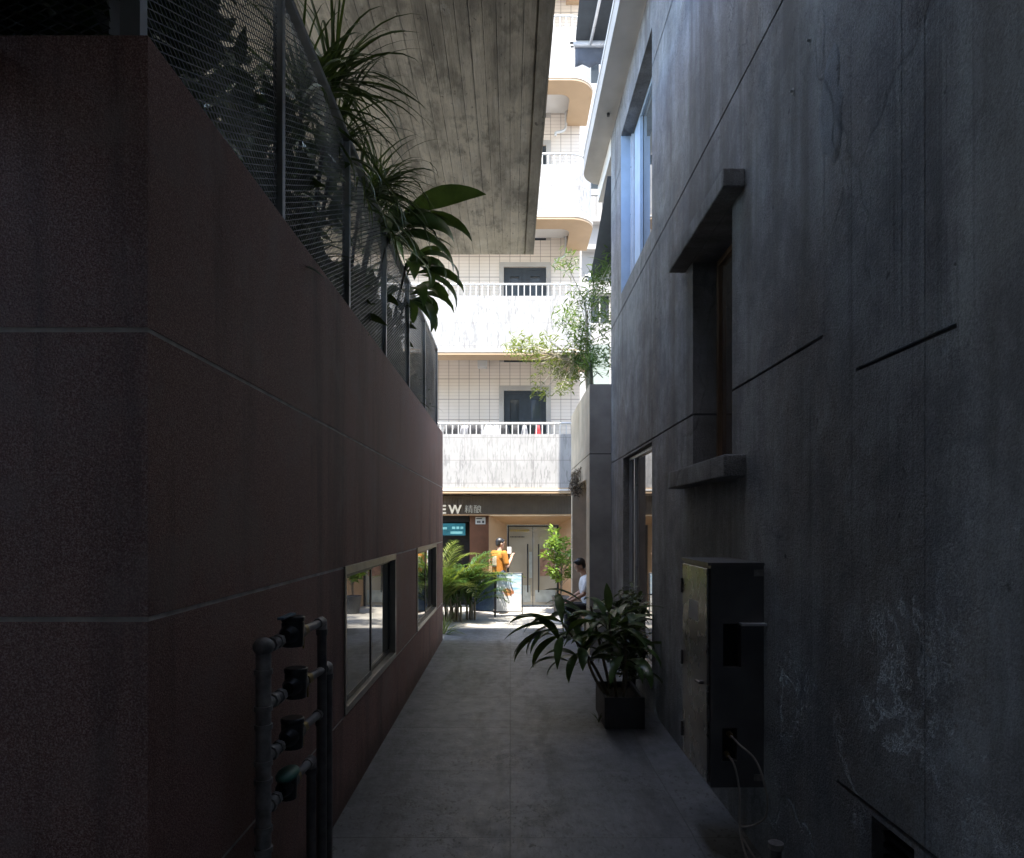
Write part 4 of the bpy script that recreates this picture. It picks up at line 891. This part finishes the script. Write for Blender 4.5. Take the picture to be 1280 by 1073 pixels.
# ---------------------------------------------------------------- potted plant in alley
pp = thing('potted_plant', (1.14, 7.15, 0), 'dark broad leaved plant leaning from a square charcoal pot against right wall', 'plant')
p = MB(); x0, x1, y0, y1, zt = .94, 1.34, 6.80, 7.52, .32
p.box(x0, x1, y0, y0 + .03, 0.006, zt); p.box(x0, x1, y1 - .03, y1, 0.006, zt); p.box(x0, x0 + .03, y0 + .03, y1 - .03, 0.006, zt); p.box(x1 - .03, x1, y0 + .03, y1 - .03, 0.006, zt)
po = p.build('pot', 'pot', pp, .006)
p = MB(); p.grid([[(x, y, zt - .06 + .012 * math.sin(x * 40) * math.cos(y * 33)) for x in ss(x0 + .03, x1 - .03, 8)] for y in ss(y0 + .03, y1 - .03, 12)], 0, True); p.build('soil', 'soil', po)
r1 = random.Random(11)
canes = [((1.10, 7.1, .26), (1.06, 7.08, .65), (1.02, 7.05, 1.06), 17), ((1.03, 7.2, .26), (.84, 7.12, .62), (.54, 7.0, 1.02), 15), ((1.2, 7.3, .26), (1.24, 7.35, .6), (1.24, 7.35, 1.0), 15),
         ((1.15, 6.95, .26), (1.18, 6.95, .5), (1.16, 6.95, .80), 12), ((1.08, 7.4, .26), (.98, 7.4, .7), (.88, 7.45, 1.15), 12), ((1.0, 7.0, .26), (.85, 6.95, .5), (.74, 6.95, .80), 11)]
st_ = MB(); lf = MB()
for a, b, c, n in canes:
    q = curve([a, b, c], 6); st_.tube(q, [.018 - .006 * i / len(q) for i in range(len(q))], 7)
    rosette(lf, c, n, (.40, .66), (.085, .125), (-.3, 1.1), (.9, 2.2), 'broad', (math.pi, .30), r1, .3, .08)
for (c, az, el, l, dr_) in (((.54, 7.0, 1.02), 2.9, .35, .60, 1.2), ((.54, 7.0, 1.02), 3.4, .1, .66, 1.0), ((.55, 7.0, .98), 3.1, -.2, .66, 1.3), ((.62, 7.0, .95), 2.7, -.4, .62, 1.2), ((.6, 7, 1.0), 3.6, .5, .6, 1.9), ((1.02, 7.05, 1.06), 1.6, 1.35, .40, .5)):
    strap(lf, c, az, el, l, .115, dr_, 9, .3, 'broad', 0, .5)
st_.build('stem', 'bark', pp); lf.build('foliage', 'lf_dark', pp)
sb = thing('shrub', (1.42, 7.95, 0), 'small leaved dark shrub squeezed between potted plant and right wall', 'shrub')
r2 = random.Random(21); st_ = MB(); lf = MB()
for i in range(9):
    top = (1.36 + r2.uniform(-.2, .12), 7.9 + r2.uniform(-.3, .4), r2.uniform(.6, 1.25)); q = curve([(1.42 + r2.uniform(-.04, .04), 7.95, 0), (1.42 + r2.uniform(-.05, .05), 7.95, .4), top], 4); st_.tube(q, .008, 5)
    leafcloud(lf, top, (.14, .2, .2), 70, .10, r2, fine=.42); leafcloud(lf, (top[0], top[1], top[2] * .6), (.13, .2, .2), 50, .10, r2, fine=.42)
st_.build('stem', 'bark_d', sb); lf.build('foliage', 'lf_shade', sb)
wd = thing('weed', (.90, 6.95, 0), 'small grassy weed at the foot of the charcoal pot', 'weed')
lf = MB(); rosette(lf, (.91, 6.98, .02), 12, (.12, .2), (.006, .01), (.3, 1.2), (.3, 1), 'strap', None, r2, .2, 0.0); lf.build('foliage', 'lf_strap', wd)

# terrace plants leaning over the railing
def dracaena(loc, crowns, label, n, Lr, wr, dr_, mat, seed, shape='strap', bias=None, elr=(-.2, 1.4), extra=()):
    r_ = random.Random(seed); t = thing('terrace_plant', loc, label, 'plant'); s = MB(); l = MB()
    for c in crowns:
        q = curve([loc, (loc[0] * .6 + c[0] * .4, loc[1] * .5 + c[1] * .5, (loc[2] + c[2]) / 2), c], 6); s.tube(q, [.022 - .008 * i / len(q) for i in range(len(q))], 7)
        rosette(l, c, n, Lr, wr, elr, dr_, shape, bias, r_, .3, .05)
    for e in extra: strap(l, *e[:6], 12, .25, 'broad', 0, e[6] if len(e) > 6 else 0)
    s.build('stem', 'bark_d', t); l.build('foliage', mat, t)
dracaena((-1.62, 5.2, 3.0), [(-1.34, 5.15, 5.42), (-1.42, 5.5, 5.1), (-1.5, 4.9, 5.15)], 'thin leaved dracaena arching over the railing nearest the camera', 66, (.5, 1.0), (.018, .032), (1.0, 2.8), 'lf_strap', 31, bias=(0.0, .25))
dracaena((-1.6, 6.4, 3.0), [(-1.24, 6.5, 5.28), (-1.34, 6.1, 5.0), (-1.35, 6.8, 5.05)], 'narrow leaved dracaena drooping over the middle of the railing', 70, (.45, .9), (.018, .034), (1.0, 2.6), 'lf_strap', 32, bias=(0.0, .25))
dracaena((-1.6, 6.9, 3.0), [(-1.22, 6.9, 5.02)], 'broad leaved plant with one long leaf reaching out under the slab', 13, (.45, .75), (.10, .15), (1.2, 2.4), 'lf_dark', 33, 'broad', (-.2, .4), (-.3, 1.0),
         [((-1.22, 6.9, 5.12), -.10, .42, 1.02, .20, .62, -1.0), ((-1.22, 6.9, 5.0), .1, .55, .95, .15, 1.9, -.5), ((-1.22, 6.9, 5.0), -.3, .3, .8, .16, 1.7, -.7), ((-1.22, 7.0, 4.98), .4, .35, .85, .13, 2.2), ((-1.22, 7.0, 4.98), -.6, .7, .7, .12, 1.9)])
dracaena((-1.6, 8.0, 3.0), [(-1.22, 8.0, 5.1), (-1.28, 8.5, 4.95)], 'large drooping leaf plant hanging over the far part of railing', 14, (.4, .8), (.13, .20), (1.4, 2.7), 'lf_dark', 34, 'broad', (-.1, .5), (-.2, 1.0),
         [((-1.22, 7.9, 5.1), -.2, .3, .85, .20, 2.3), ((-1.2, 8.1, 5.0), .2, .1, .8, .2, 2.2)])
r3 = random.Random(41); tsl = ['shadowy shrub behind the mesh at the corner post', 'shadowy shrub behind the second mesh bay', 'leafy shrub behind the third mesh bay', 'leafy shrub behind the fourth mesh bay', 'shrub behind the fifth mesh bay', 'shrub behind the last mesh bay at the street end']
for k, (y, h_) in enumerate(((2.9, 4.75), (4.4, 4.7), (5.9, 4.75), (7.5, 4.6), (9.2, 4.6), (10.9, 4.5))):
    t = thing('terrace_shrub', (-1.75, y, 3.0), tsl[k], 'shrub', 'shrubs behind the railing mesh'); s = MB(); l = MB()
    for i in range(14):
        c = (-1.72 + r3.uniform(-.25, .2), y + r3.uniform(-.65, .65), r3.uniform(3.5, h_)); s.tube(curve([(-1.75, y, 3.0), (-1.75, (y + c[1]) / 2, 3.4), c], 4), .009, 5)
        leafcloud(l, c, (.25, .38, .38), 95, .19, r3, fine=.42)
    for i in range(5):
        c = (-1.6 + r3.uniform(-.2, .15), y + r3.uniform(-.6, .6), r3.uniform(3.8, h_)); rosette(l, c, 16, (.3, .6), (.012, .03), (-.2, 1.2), (1, 2.4), 'strap', None, r3)
    s.build('stem', 'bark_d', t); l.build('foliage', 'lf_shade', t)

# bush on porch wall roof
bs = thing('roof_bush', (1.6, 12.6, 4.22), 'sunlit feathery green bush spilling over top of the porch wall', 'bush')
r4 = random.Random(51); st_ = MB(); l1 = MB(); l2 = MB()
st_.tube(curve([(1.45, 12.6, 4.22), (1.42, 12.6, 4.9), (1.40, 12.5, 5.6), (1.36, 12.5, 6.2)], 5), [.045] * 6 + [.035] * 5 + [.02] * 5, 8)
for i in range(25):
    c = Vector((1.46 + r4.uniform(-.50, .40), 12.5 + r4.uniform(-.7, .7), r4.uniform(4.85, 6.65)))
    st_.tube(curve([(1.40, 12.5, 5.2), (1.4, 12.5, (5.2 + c.z) / 2), c], 3), .008, 4)
    leafcloud(l1, c, (.24, .28, .27), 95, .115, r4, fine=.2, droop=1.0)
    if i % 3 == 0: rosette(l1, c, 14, (.25, .5), (.012, .02), (.0, 1.3), (.8, 2.0), 'strap', None, r4)
for i in range(34):
    t = i / 33; c = Vector((1.15 - 1.15 * t + r4.uniform(-.1, .1), 12.5 + r4.uniform(-.4, .4), 4.98 + .40 * t + r4.uniform(-.26, .2)))
    st_.tube(curve([(1.40, 12.5, 4.9), ((1.4 + c.x) / 2, 12.5, 5.15), c], 3), .006, 4)
    leafcloud(l2, c, (.18, .2, .15), 28, .09, r4, fine=.26)
for i in range(16):
    c = Vector((r4.uniform(.45, 1.2), 12.5 + r4.uniform(-.4, .4), r4.uniform(4.45, 4.95))); leafcloud(l2, c, (.15, .2, .14), 30, .085, r4, fine=.26)
    st_.tube(curve([(1.40, 12.5, 4.9), ((1.4 + c.x) / 2, 12.5, 5.0), c], 3), .005, 4)
st_.build('branches', 'palecol', bs); l1.build('foliage', 'lf_bush', bs); l2.build('pale_foliage', 'lf_olive', bs)
yp = thing('spiky_plant', (1.36, 11.4, 4.22), 'spiky fan leaved plant at the edge of the porch wall top', 'plant')
l1 = MB(); rosette(l1, (1.34, 11.4, 4.75), 44, (.3, .52), (.018, .03), (-.3, 1.2), (.3, 1.1), 'strap', None, r4); l1.build('foliage', 'lf_bush', yp)
s = MB(); s.tube([(1.36, 11.4, 4.22), (1.34, 11.4, 4.78)], [.04, .03], 8); s.build('stem', 'bark', yp)

# street palms by the left wall
def palm(loc, label, nf, Ln, seed, mat, ll=.34, cl=.15, spreadz=0.0, drp=(1.0, 1.9), elr=(.55, 1.5)):
    r_ = random.Random(seed); t = thing('palm', loc, label, 'palm', 'palms at the street corner'); s = MB(); l = MB()
    for i in range(nf):
        az = i * 2.399 + r_.uniform(-.3, .3); b = (loc[0] + r_.uniform(-cl, cl), loc[1] + r_.uniform(-cl, cl), loc[2])
        b2 = (b[0], b[1], loc[2] + r_.uniform(.08, .55) + spreadz); s.tube([b, b2], [.016, .010], 6)
        frond(l, b2, az, r_.uniform(*elr), Ln * r_.uniform(.75, 1.15), r_.uniform(*drp), 24, ll, .028, r_)
    s.build('stem', 'bark', t); l.build('fronds', mat, t)
palm((-1.22, 14.45, 0), 'bushy green palm just past the left wall corner', 40, 1.5, 61, 'lf_palm', .34, .24)
palm((-.86, 14.65, 0), 'arching palm beside the folding poster boards', 24, 1.15, 62, 'lf_palm', .30, .12)
palm((-1.48, 14.0, 0), 'yellow tinged palm closest to the left wall end', 14, 1.9, 63, 'lf_yel', .34, .08, .1)
pg = thing('fan_grass', (-1.30, 12.6, 0), 'dry fan of stiff leaves low at the granite wall corner', 'plant')
l1 = MB(); rosette(l1, (-1.24, 12.7, .10), 46, (.35, .6), (.012, .02), (-.1, 1.2), (.2, .9), 'strap', (0.0, .4), r4); l1.build('foliage', 'lf_olive', pg)
# small tree in a pot right of shop door
tr = thing('potted_tree', (1.15, 15.6, 0), 'lime green sunlit potted shrub right of the shop door', 'shrub')
p = MB(); p.tube([(1.15, 15.6, 0), (1.15, 15.6, .38), (1.15, 15.6, .40)], [.15, .20, .21], 16); p.build('pot', 'pot', tr)
s = MB(); l1 = MB()
for i in range(20):
    c = Vector((1.13 + r4.uniform(-.30, .35), 15.6 + r4.uniform(-.3, .3), .75 + 1.05 * (i / 19) + r4.uniform(-.1, .1)))
    if i in (7, 8): c.x += .15
    s.tube(curve([(1.15, 15.6, .35), (1.17, 15.6, c.z * .7), c], 3), .007, 4); leafcloud(l1, c, (.14, .16, .11), 44, .13, r4, fine=.34)
s.build('stem', 'bark', tr); l1.build('foliage', 'lf_lime', tr)

# ---------------------------------------------------------------- folding poster boards
def poster_mat(kind_):
    m, t, p, o = nodes('poster_' + kind_)
    g_ = N(t, 'ShaderNodeNewGeometry'); sx = N(t, 'ShaderNodeSeparateXYZ'); L(t, g_.outputs['Position'], sx.inputs[0])
    if kind_ == 'sea':
        w = noise(t, 1.0, 4, 0.6, (3, 1, 11))
        up = ramp(t, w, [(0.40, (0.20, 0.34, 0.47)), (0.55, (0.45, 0.50, 0.53))])
        lo = ramp(t, noise(t, 6, 4), [(0.4, (0.46, 0.46, 0.45)), (0.6, (0.56, 0.56, 0.55))])
        c = mix(t, ramp(t, math_(t, 'ADD', sx.outputs[2], math_(t, 'MULTIPLY', w, .15)), [(0.52, 0.0), (0.60, 1.0)]), lo, up)
        dx = math_(t, 'MULTIPLY', math_(t, 'ADD', sx.outputs[0], .05), 1.0); dz = math_(t, 'MULTIPLY', math_(t, 'SUBTRACT', sx.outputs[2], .54), 1.5)
        rad = math_(t, 'SQRT', math_(t, 'ADD', math_(t, 'MULTIPLY', dx, dx), math_(t, 'MULTIPLY', dz, dz)))
        rad = math_(t, 'ADD', rad, math_(t, 'MULTIPLY', math_(t, 'SUBTRACT', noise(t, 14, 4, .7), .5), .22))
        c = mix(t, ramp(t, rad, [(0.10, 1.0), (0.15, 0.0)]), c, ramp(t, noise(t, 22, 3), [(.35, (.18, .06, .03)), (.6, (.55, .25, .10))]))
    else:
        c = ramp(t, noise(t, 3, 5, .65), [(0.35, (0.035, 0.06, 0.12)), (0.55, (0.10, 0.15, 0.25)), (0.7, (0.22, 0.27, 0.33))])
    L(t, c, p.inputs['Base Color']); p.inputs['Roughness'].default_value = 0.35; return m
M['sea'] = poster_mat('sea'); M['night'] = poster_mat('night')
bd = thing('poster_board', (-.3, 15.1, 0), 'black framed folding poster board with a sea food picture and dark blue panel', 'sign')
for (xa, ya, xb, yb, mt, ht) in ((-.885, 15.22, -.345, 15.02, 'night', .96), (-.325, 15.02, .262, 15.10, 'sea', .96)):
    d = Vector((xb - xa, yb - ya, 0)).normalized(); nrm = Vector((d.y, -d.x, 0))
    def bar(a, b, w=.016):
        m_ = MB(); m_.tube([a, b], w, 4); return m_
    f = MB(); A0, B0_ = Vector((xa, ya, 0)), Vector((xb, yb, 0))
    f.tube([A0, A0 + Vector((0, 0, ht))], .018, 4); f.tube([B0_, B0_ + Vector((0, 0, ht))], .018, 4); f.tube([A0 + Vector((0, 0, ht)), B0_ + Vector((0, 0, ht))], .014, 4); f.tube([A0 + Vector((0, 0, .12)), B0_ + Vector((0, 0, .12))], .014, 4)
    fo = f.build('panel_frame', 'blackfr', bd)
    p = MB(); a = A0 + d * .02; b = B0_ - d * .02; o_ = nrm * .006
    p.face([a + Vector((0, 0, .13)) + o_, b + Vector((0, 0, .13)) + o_, b + Vector((0, 0, ht - .012)) + o_, a + Vector((0, 0, ht - .012)) + o_]); p.build('poster', mt, fo, solid=.006)
    p = MB(); r_ = random.Random(5 if mt == 'night' else 6)
    rowsz = ((.90, .035, .34), (.84, .02, .40), (.76, .06, .30)) if mt == 'night' else ((.90, .028, .30),)
    for z, hh, ln_ in rowsz:
        x = .05
        while x < ln_ + .05:
            w = r_.uniform(.02, .05); q = A0 + d * x + nrm * .012; p.face([q + Vector((0, 0, z)), q + d * w + Vector((0, 0, z)), q + d * w + Vector((0, 0, z + hh * r_.uniform(.6, 1))), q + Vector((0, 0, z + hh))]); x += w + .014
    p.build('print', 'white' if mt == 'night' else 'blue_v', fo)

# ---------------------------------------------------------------- people
def remesh(name, mb, vox, mats, parent, smooth=6):
    me = bpy.data.meshes.new(name); me.from_pydata(mb.v, [], mb.f); o = bpy.data.objects.new(name, me); C.objects.link(o)
    md = o.modifiers.new('r', 'REMESH'); md.mode = 'VOXEL'; md.voxel_size = vox; md.use_smooth_shade = True
    s2 = o.modifiers.new('s', 'SMOOTH'); s2.factor = .5; s2.iterations = smooth
    m2 = bpy.data.meshes.new_from_object(o.evaluated_get(bpy.context.evaluated_depsgraph_get()))
    bpy.data.objects.remove(o); m2.materials.clear(); m2.materials.append(M[mats])
    m2.transform(Matrix.Translation(-wloc(parent))); m2.name = name
    r_ = bpy.data.objects.new(name, m2); C.objects.link(r_); r_.parent = parent
    return r_
def head(mb, c, face, up=Vector((0, 0, 1))):
    c = Vector(c); f = Vector(face).normalized(); s = up.cross(f).normalized(); u = f.cross(s)
    rot = Matrix((f, s, u)).transposed()
    P = lambda a, b, z: c + f * a + s * b + u * z
    mb.ell(c + u * .02, (.098, .076, .105), rot, 18, 12); mb.ell(P(.022, 0, -.055), (.068, .058, .062), rot)
    mb.ell(P(.088, 0, -.012), (.022, .014, .026), rot); mb.ell(P(.082, 0, -.052), (.014, .026, .010), rot); mb.ell(P(.068, 0, -.092), (.022, .026, .018), rot)
    mb.ell(P(.082, 0, .030), (.016, .05, .012), rot)
    for q in (-1, 1): mb.ell(P(-.005, q * .076, -.01), (.020, .012, .032), rot)
    return P, rot
def hairmesh(P, rot, name, parent):
    h_ = MB(); h_.ell(P(-.016, 0, .045), (.104, .088, .092), rot, 18, 12); h_.ell(P(-.05, 0, -.0), (.062, .078, .085), rot); h_.ell(P(.062, 0, .088), (.036, .06, .026), rot)
    remesh(name, h_, .009, 'hair', parent, 4)
def face_bits(P, rot, parent):
    e = MB()
    for q in (-1, 1): e.ell(P(.084, q * .031, .006), (.008, .012, .006), rot, 8, 6)
    e.build('eyes', 'ink', parent)
def hand(mb, w, d, n, side, curl=.5):
    # w wrist, d forward, n palm normal (back of hand side up)
    d = Vector(d).normalized(); n = Vector(n); n = (n - d * n.dot(d)).normalized(); s = d.cross(n) * side; w = Vector(w)
    mb.ell(w + d * .045, (.05, .038, .016), Matrix((d, s, n)).transposed())
    for k, ln_ in enumerate((.07, .078, .072, .056)):
        b = w + d * .082 + s * (.028 - .019 * k); k1 = b + (d * math.cos(curl * .5) - n * math.sin(curl * .5)) * ln_ * .5; k2 = k1 + (d * math.cos(curl * 1.4) - n * math.sin(curl * 1.4)) * ln_ * .5
        mb.cap(b, k1, .0095, .009, 8); mb.cap(k1, k2, .009, .0075, 8)
    b = w + d * .028 + s * .034; k1 = b + (d * .6 + s * .75 - n * .3).normalized() * .038; k2 = k1 + (d * .95 + s * .2 - n * .3).normalized() * .03
    mb.cap(b, k1, .013, .011, 8); mb.cap(k1, k2, .011, .009, 8)
# seated person in the porch recess, facing the alley (-x)
bench = thing('bench', (1.5, 12.4, 0), 'slatted timber bench inside the porch wall recess', 'bench')
p = MB()
for k in range(5): p.box(1.25 + k * .085, 1.325 + k * .085, 11.5, 13.4, .395, .425)
p.build('seat', 'wood', bench, .004)
for y in (11.6, 12.45, 13.3):
    for x in (1.27, 1.62): p = MB(); p.box(x - .025, x + .025, y - .025, y + .025, 0, .394); p.build('leg', 'palecol', bench)
Y = 12.35
s1 = thing('person', (1.45, Y, 0), 'person in white T-shirt and dark trousers seated in the porch recess, leaning forward', 'person')
B = MB(); Pn = lambda x, y, z: Vector((x, Y + y, z))
B.ell(Pn(1.47, 0, .54), (.13, .17, .13)); B.cap(Pn(1.46, 0, .60), Pn(1.40, 0, .95), .135, .15); B.ell(Pn(1.385, 0, 1.0), (.12, .19, .13)); B.cap(Pn(1.37, 0, 1.06), Pn(1.30, 0, 1.20), .062, .052)
hp, hr = head(B, Pn(1.255, 0, 1.30), (-1, -.1, -.35))
for q in (-1, 1):
    B.cap(Pn(1.385, q * .17, 1.06), Pn(1.30, q * .235, .80), .055, .042); B.cap(Pn(1.30, q * .235, .80), Pn(1.06, q * .15, .66), .041, .027); hand(B, Pn(1.06, q * .15, .66), (-.85, -q * .25, -.30), (-.3, 0, .95), -q, .7)
    B.cap(Pn(1.46, q * .10, .53), Pn(1.02, q * .13, .55), .085, .06); B.cap(Pn(1.02, q * .13, .55), Pn(1.06, q * .13, .10), .056, .036); B.cap(Pn(1.08, q * .13, .05), Pn(.89, q * .14, .035), .038, .032)
bo = remesh('body', B, .008, 'skin', s1, 3)
hairmesh(hp, hr, 'hair', s1); face_bits(hp, hr, s1)
T = MB(); T.cap(Pn(1.465, 0, .58), Pn(1.40, 0, .95), .160, .168); T.ell(Pn(1.385, 0, 1.0), (.140, .212, .145)); T.ell(Pn(1.47, 0, .56), (.15, .19, .10))
for q in (-1, 1): T.cap(Pn(1.385, q * .17, 1.06), Pn(1.325, q * .22, .88), .076, .066)
remesh('shirt', T, .010, 'wshirt', s1, 4)
T = MB(); T.ell(Pn(1.475, 0, .52), (.155, .195, .10))
for q in (-1, 1): T.cap(Pn(1.46, q * .10, .53), Pn(1.02, q * .13, .55), .102, .078); T.cap(Pn(1.02, q * .13, .55), Pn(1.055, q * .13, .14), .074, .062)
remesh('trousers', T, .010, 'black_cl', s1, 4)
for q in (-1, 1): T = MB(); T.ell(Pn(.985, q * .135, .045), (.135, .05, .045)); T.ell(Pn(1.06, q * .13, .07), (.055, .047, .06)); remesh('shoe', T, .009, 'shoe', s1, 3)
# standing person in amber shirt at the shop door, seen from behind
X0, Y0_ = -.26, 15.62
s2 = thing('person', (X0, Y0_, 0), 'person in amber yellow T-shirt standing at shop door behind the posters', 'person')
B = MB(); Q = lambda x, y, z: Vector((X0 + x, Y0_ + y, z))
fd = Vector((.75, .65, 0)).normalized(); sd = Vector((-fd.y, fd.x, 0)); Q = lambda a, b, z: Vector((X0, Y0_, z)) + fd * a + sd * b
B.cap(Q(0, 0, .95), Q(0, 0, 1.25), .135, .15); rot = Matrix((fd, sd, Vector((0, 0, 1)))).transposed(); B.ell(Q(0, 0, 1.30), (.115, .19, .14), rot); B.ell(Q(0, 0, .95), (.12, .165, .13), rot); B.cap(Q(0, 0, 1.38), Q(.025, 0, 1.50), .062, .052)
hp, hr = head(B, Q(.04, 0, 1.60), fd + Vector((.25, -.2, -.1)))
for q in (-1, 1):
    B.cap(Q(0, q * .185, 1.37), Q(.04, q * .245, 1.09), .055, .042)
    wr = Q(.26, q * .14, 1.27); B.cap(Q(.04, q * .245, 1.09), wr, .041, .027); hand(B, wr, fd * .4 + Vector((0, 0, .9)) - sd * q * .1, -fd + Vector((0, 0, .4)), q, .8)
    B.cap(Q(0, q * .095, .92), Q(.02, q * .10, .50), .09, .06); B.cap(Q(.02, q * .10, .50), Q(-.01, q * .10, .09), .056, .037); B.cap(Q(-.03, q * .10, .05), Q(.15, q * .115, .035), .038, .032)
remesh('body', B, .008, 'skin', s2, 3); hairmesh(hp, hr, 'hair', s2); face_bits(hp, hr, s2)
T = MB(); T.cap(Q(0, 0, .92), Q(0, 0, 1.25), .165, .168); T.ell(Q(0, 0, 1.30), (.138, .212, .15), rot)
for q in (-1, 1): T.cap(Q(0, q * .185, 1.37), Q(.025, q * .225, 1.16), .078, .07)
remesh('shirt', T, .010, 'yellow', s2, 4)
T = MB(); rows = []
for z in ss(1.08, 1.32, 6): rows.append([Q(-.174 + .35 * b * b, b, z) for b in ss(-.11, .03, 7)])
T.grid(rows, 0, True); T.build('back_print', 'printcream', s2, solid=.012)  # pale panel painting the patch of sun on the shirt back
T = MB(); T.ell(Q(0, 0, .93), (.145, .185, .12), rot)
for q in (-1, 1): T.cap(Q(0, q * .095, .92), Q(.02, q * .10, .50), .105, .08); T.cap(Q(.02, q * .10, .50), Q(-.01, q * .10, .13), .077, .066)
remesh('trousers', T, .010, 'navy', s2, 4)
for q in (-1, 1): T = MB(); T.ell(Q(.06, q * .108, .045), (.135, .05, .045), rot); remesh('shoe', T, .009, 'shoe', s2, 3)
ph = MB(); c_ = Q(.31, 0, 1.43); ph.box(c_.x - .05, c_.x + .05, c_.y - .006, c_.y + .006, c_.z - .075, c_.z + .085)
tag(ph.build('held_paper', 'white', loc=tuple(c_), bevel=.003), 'white slip held up by the person in amber shirt', 'paper')
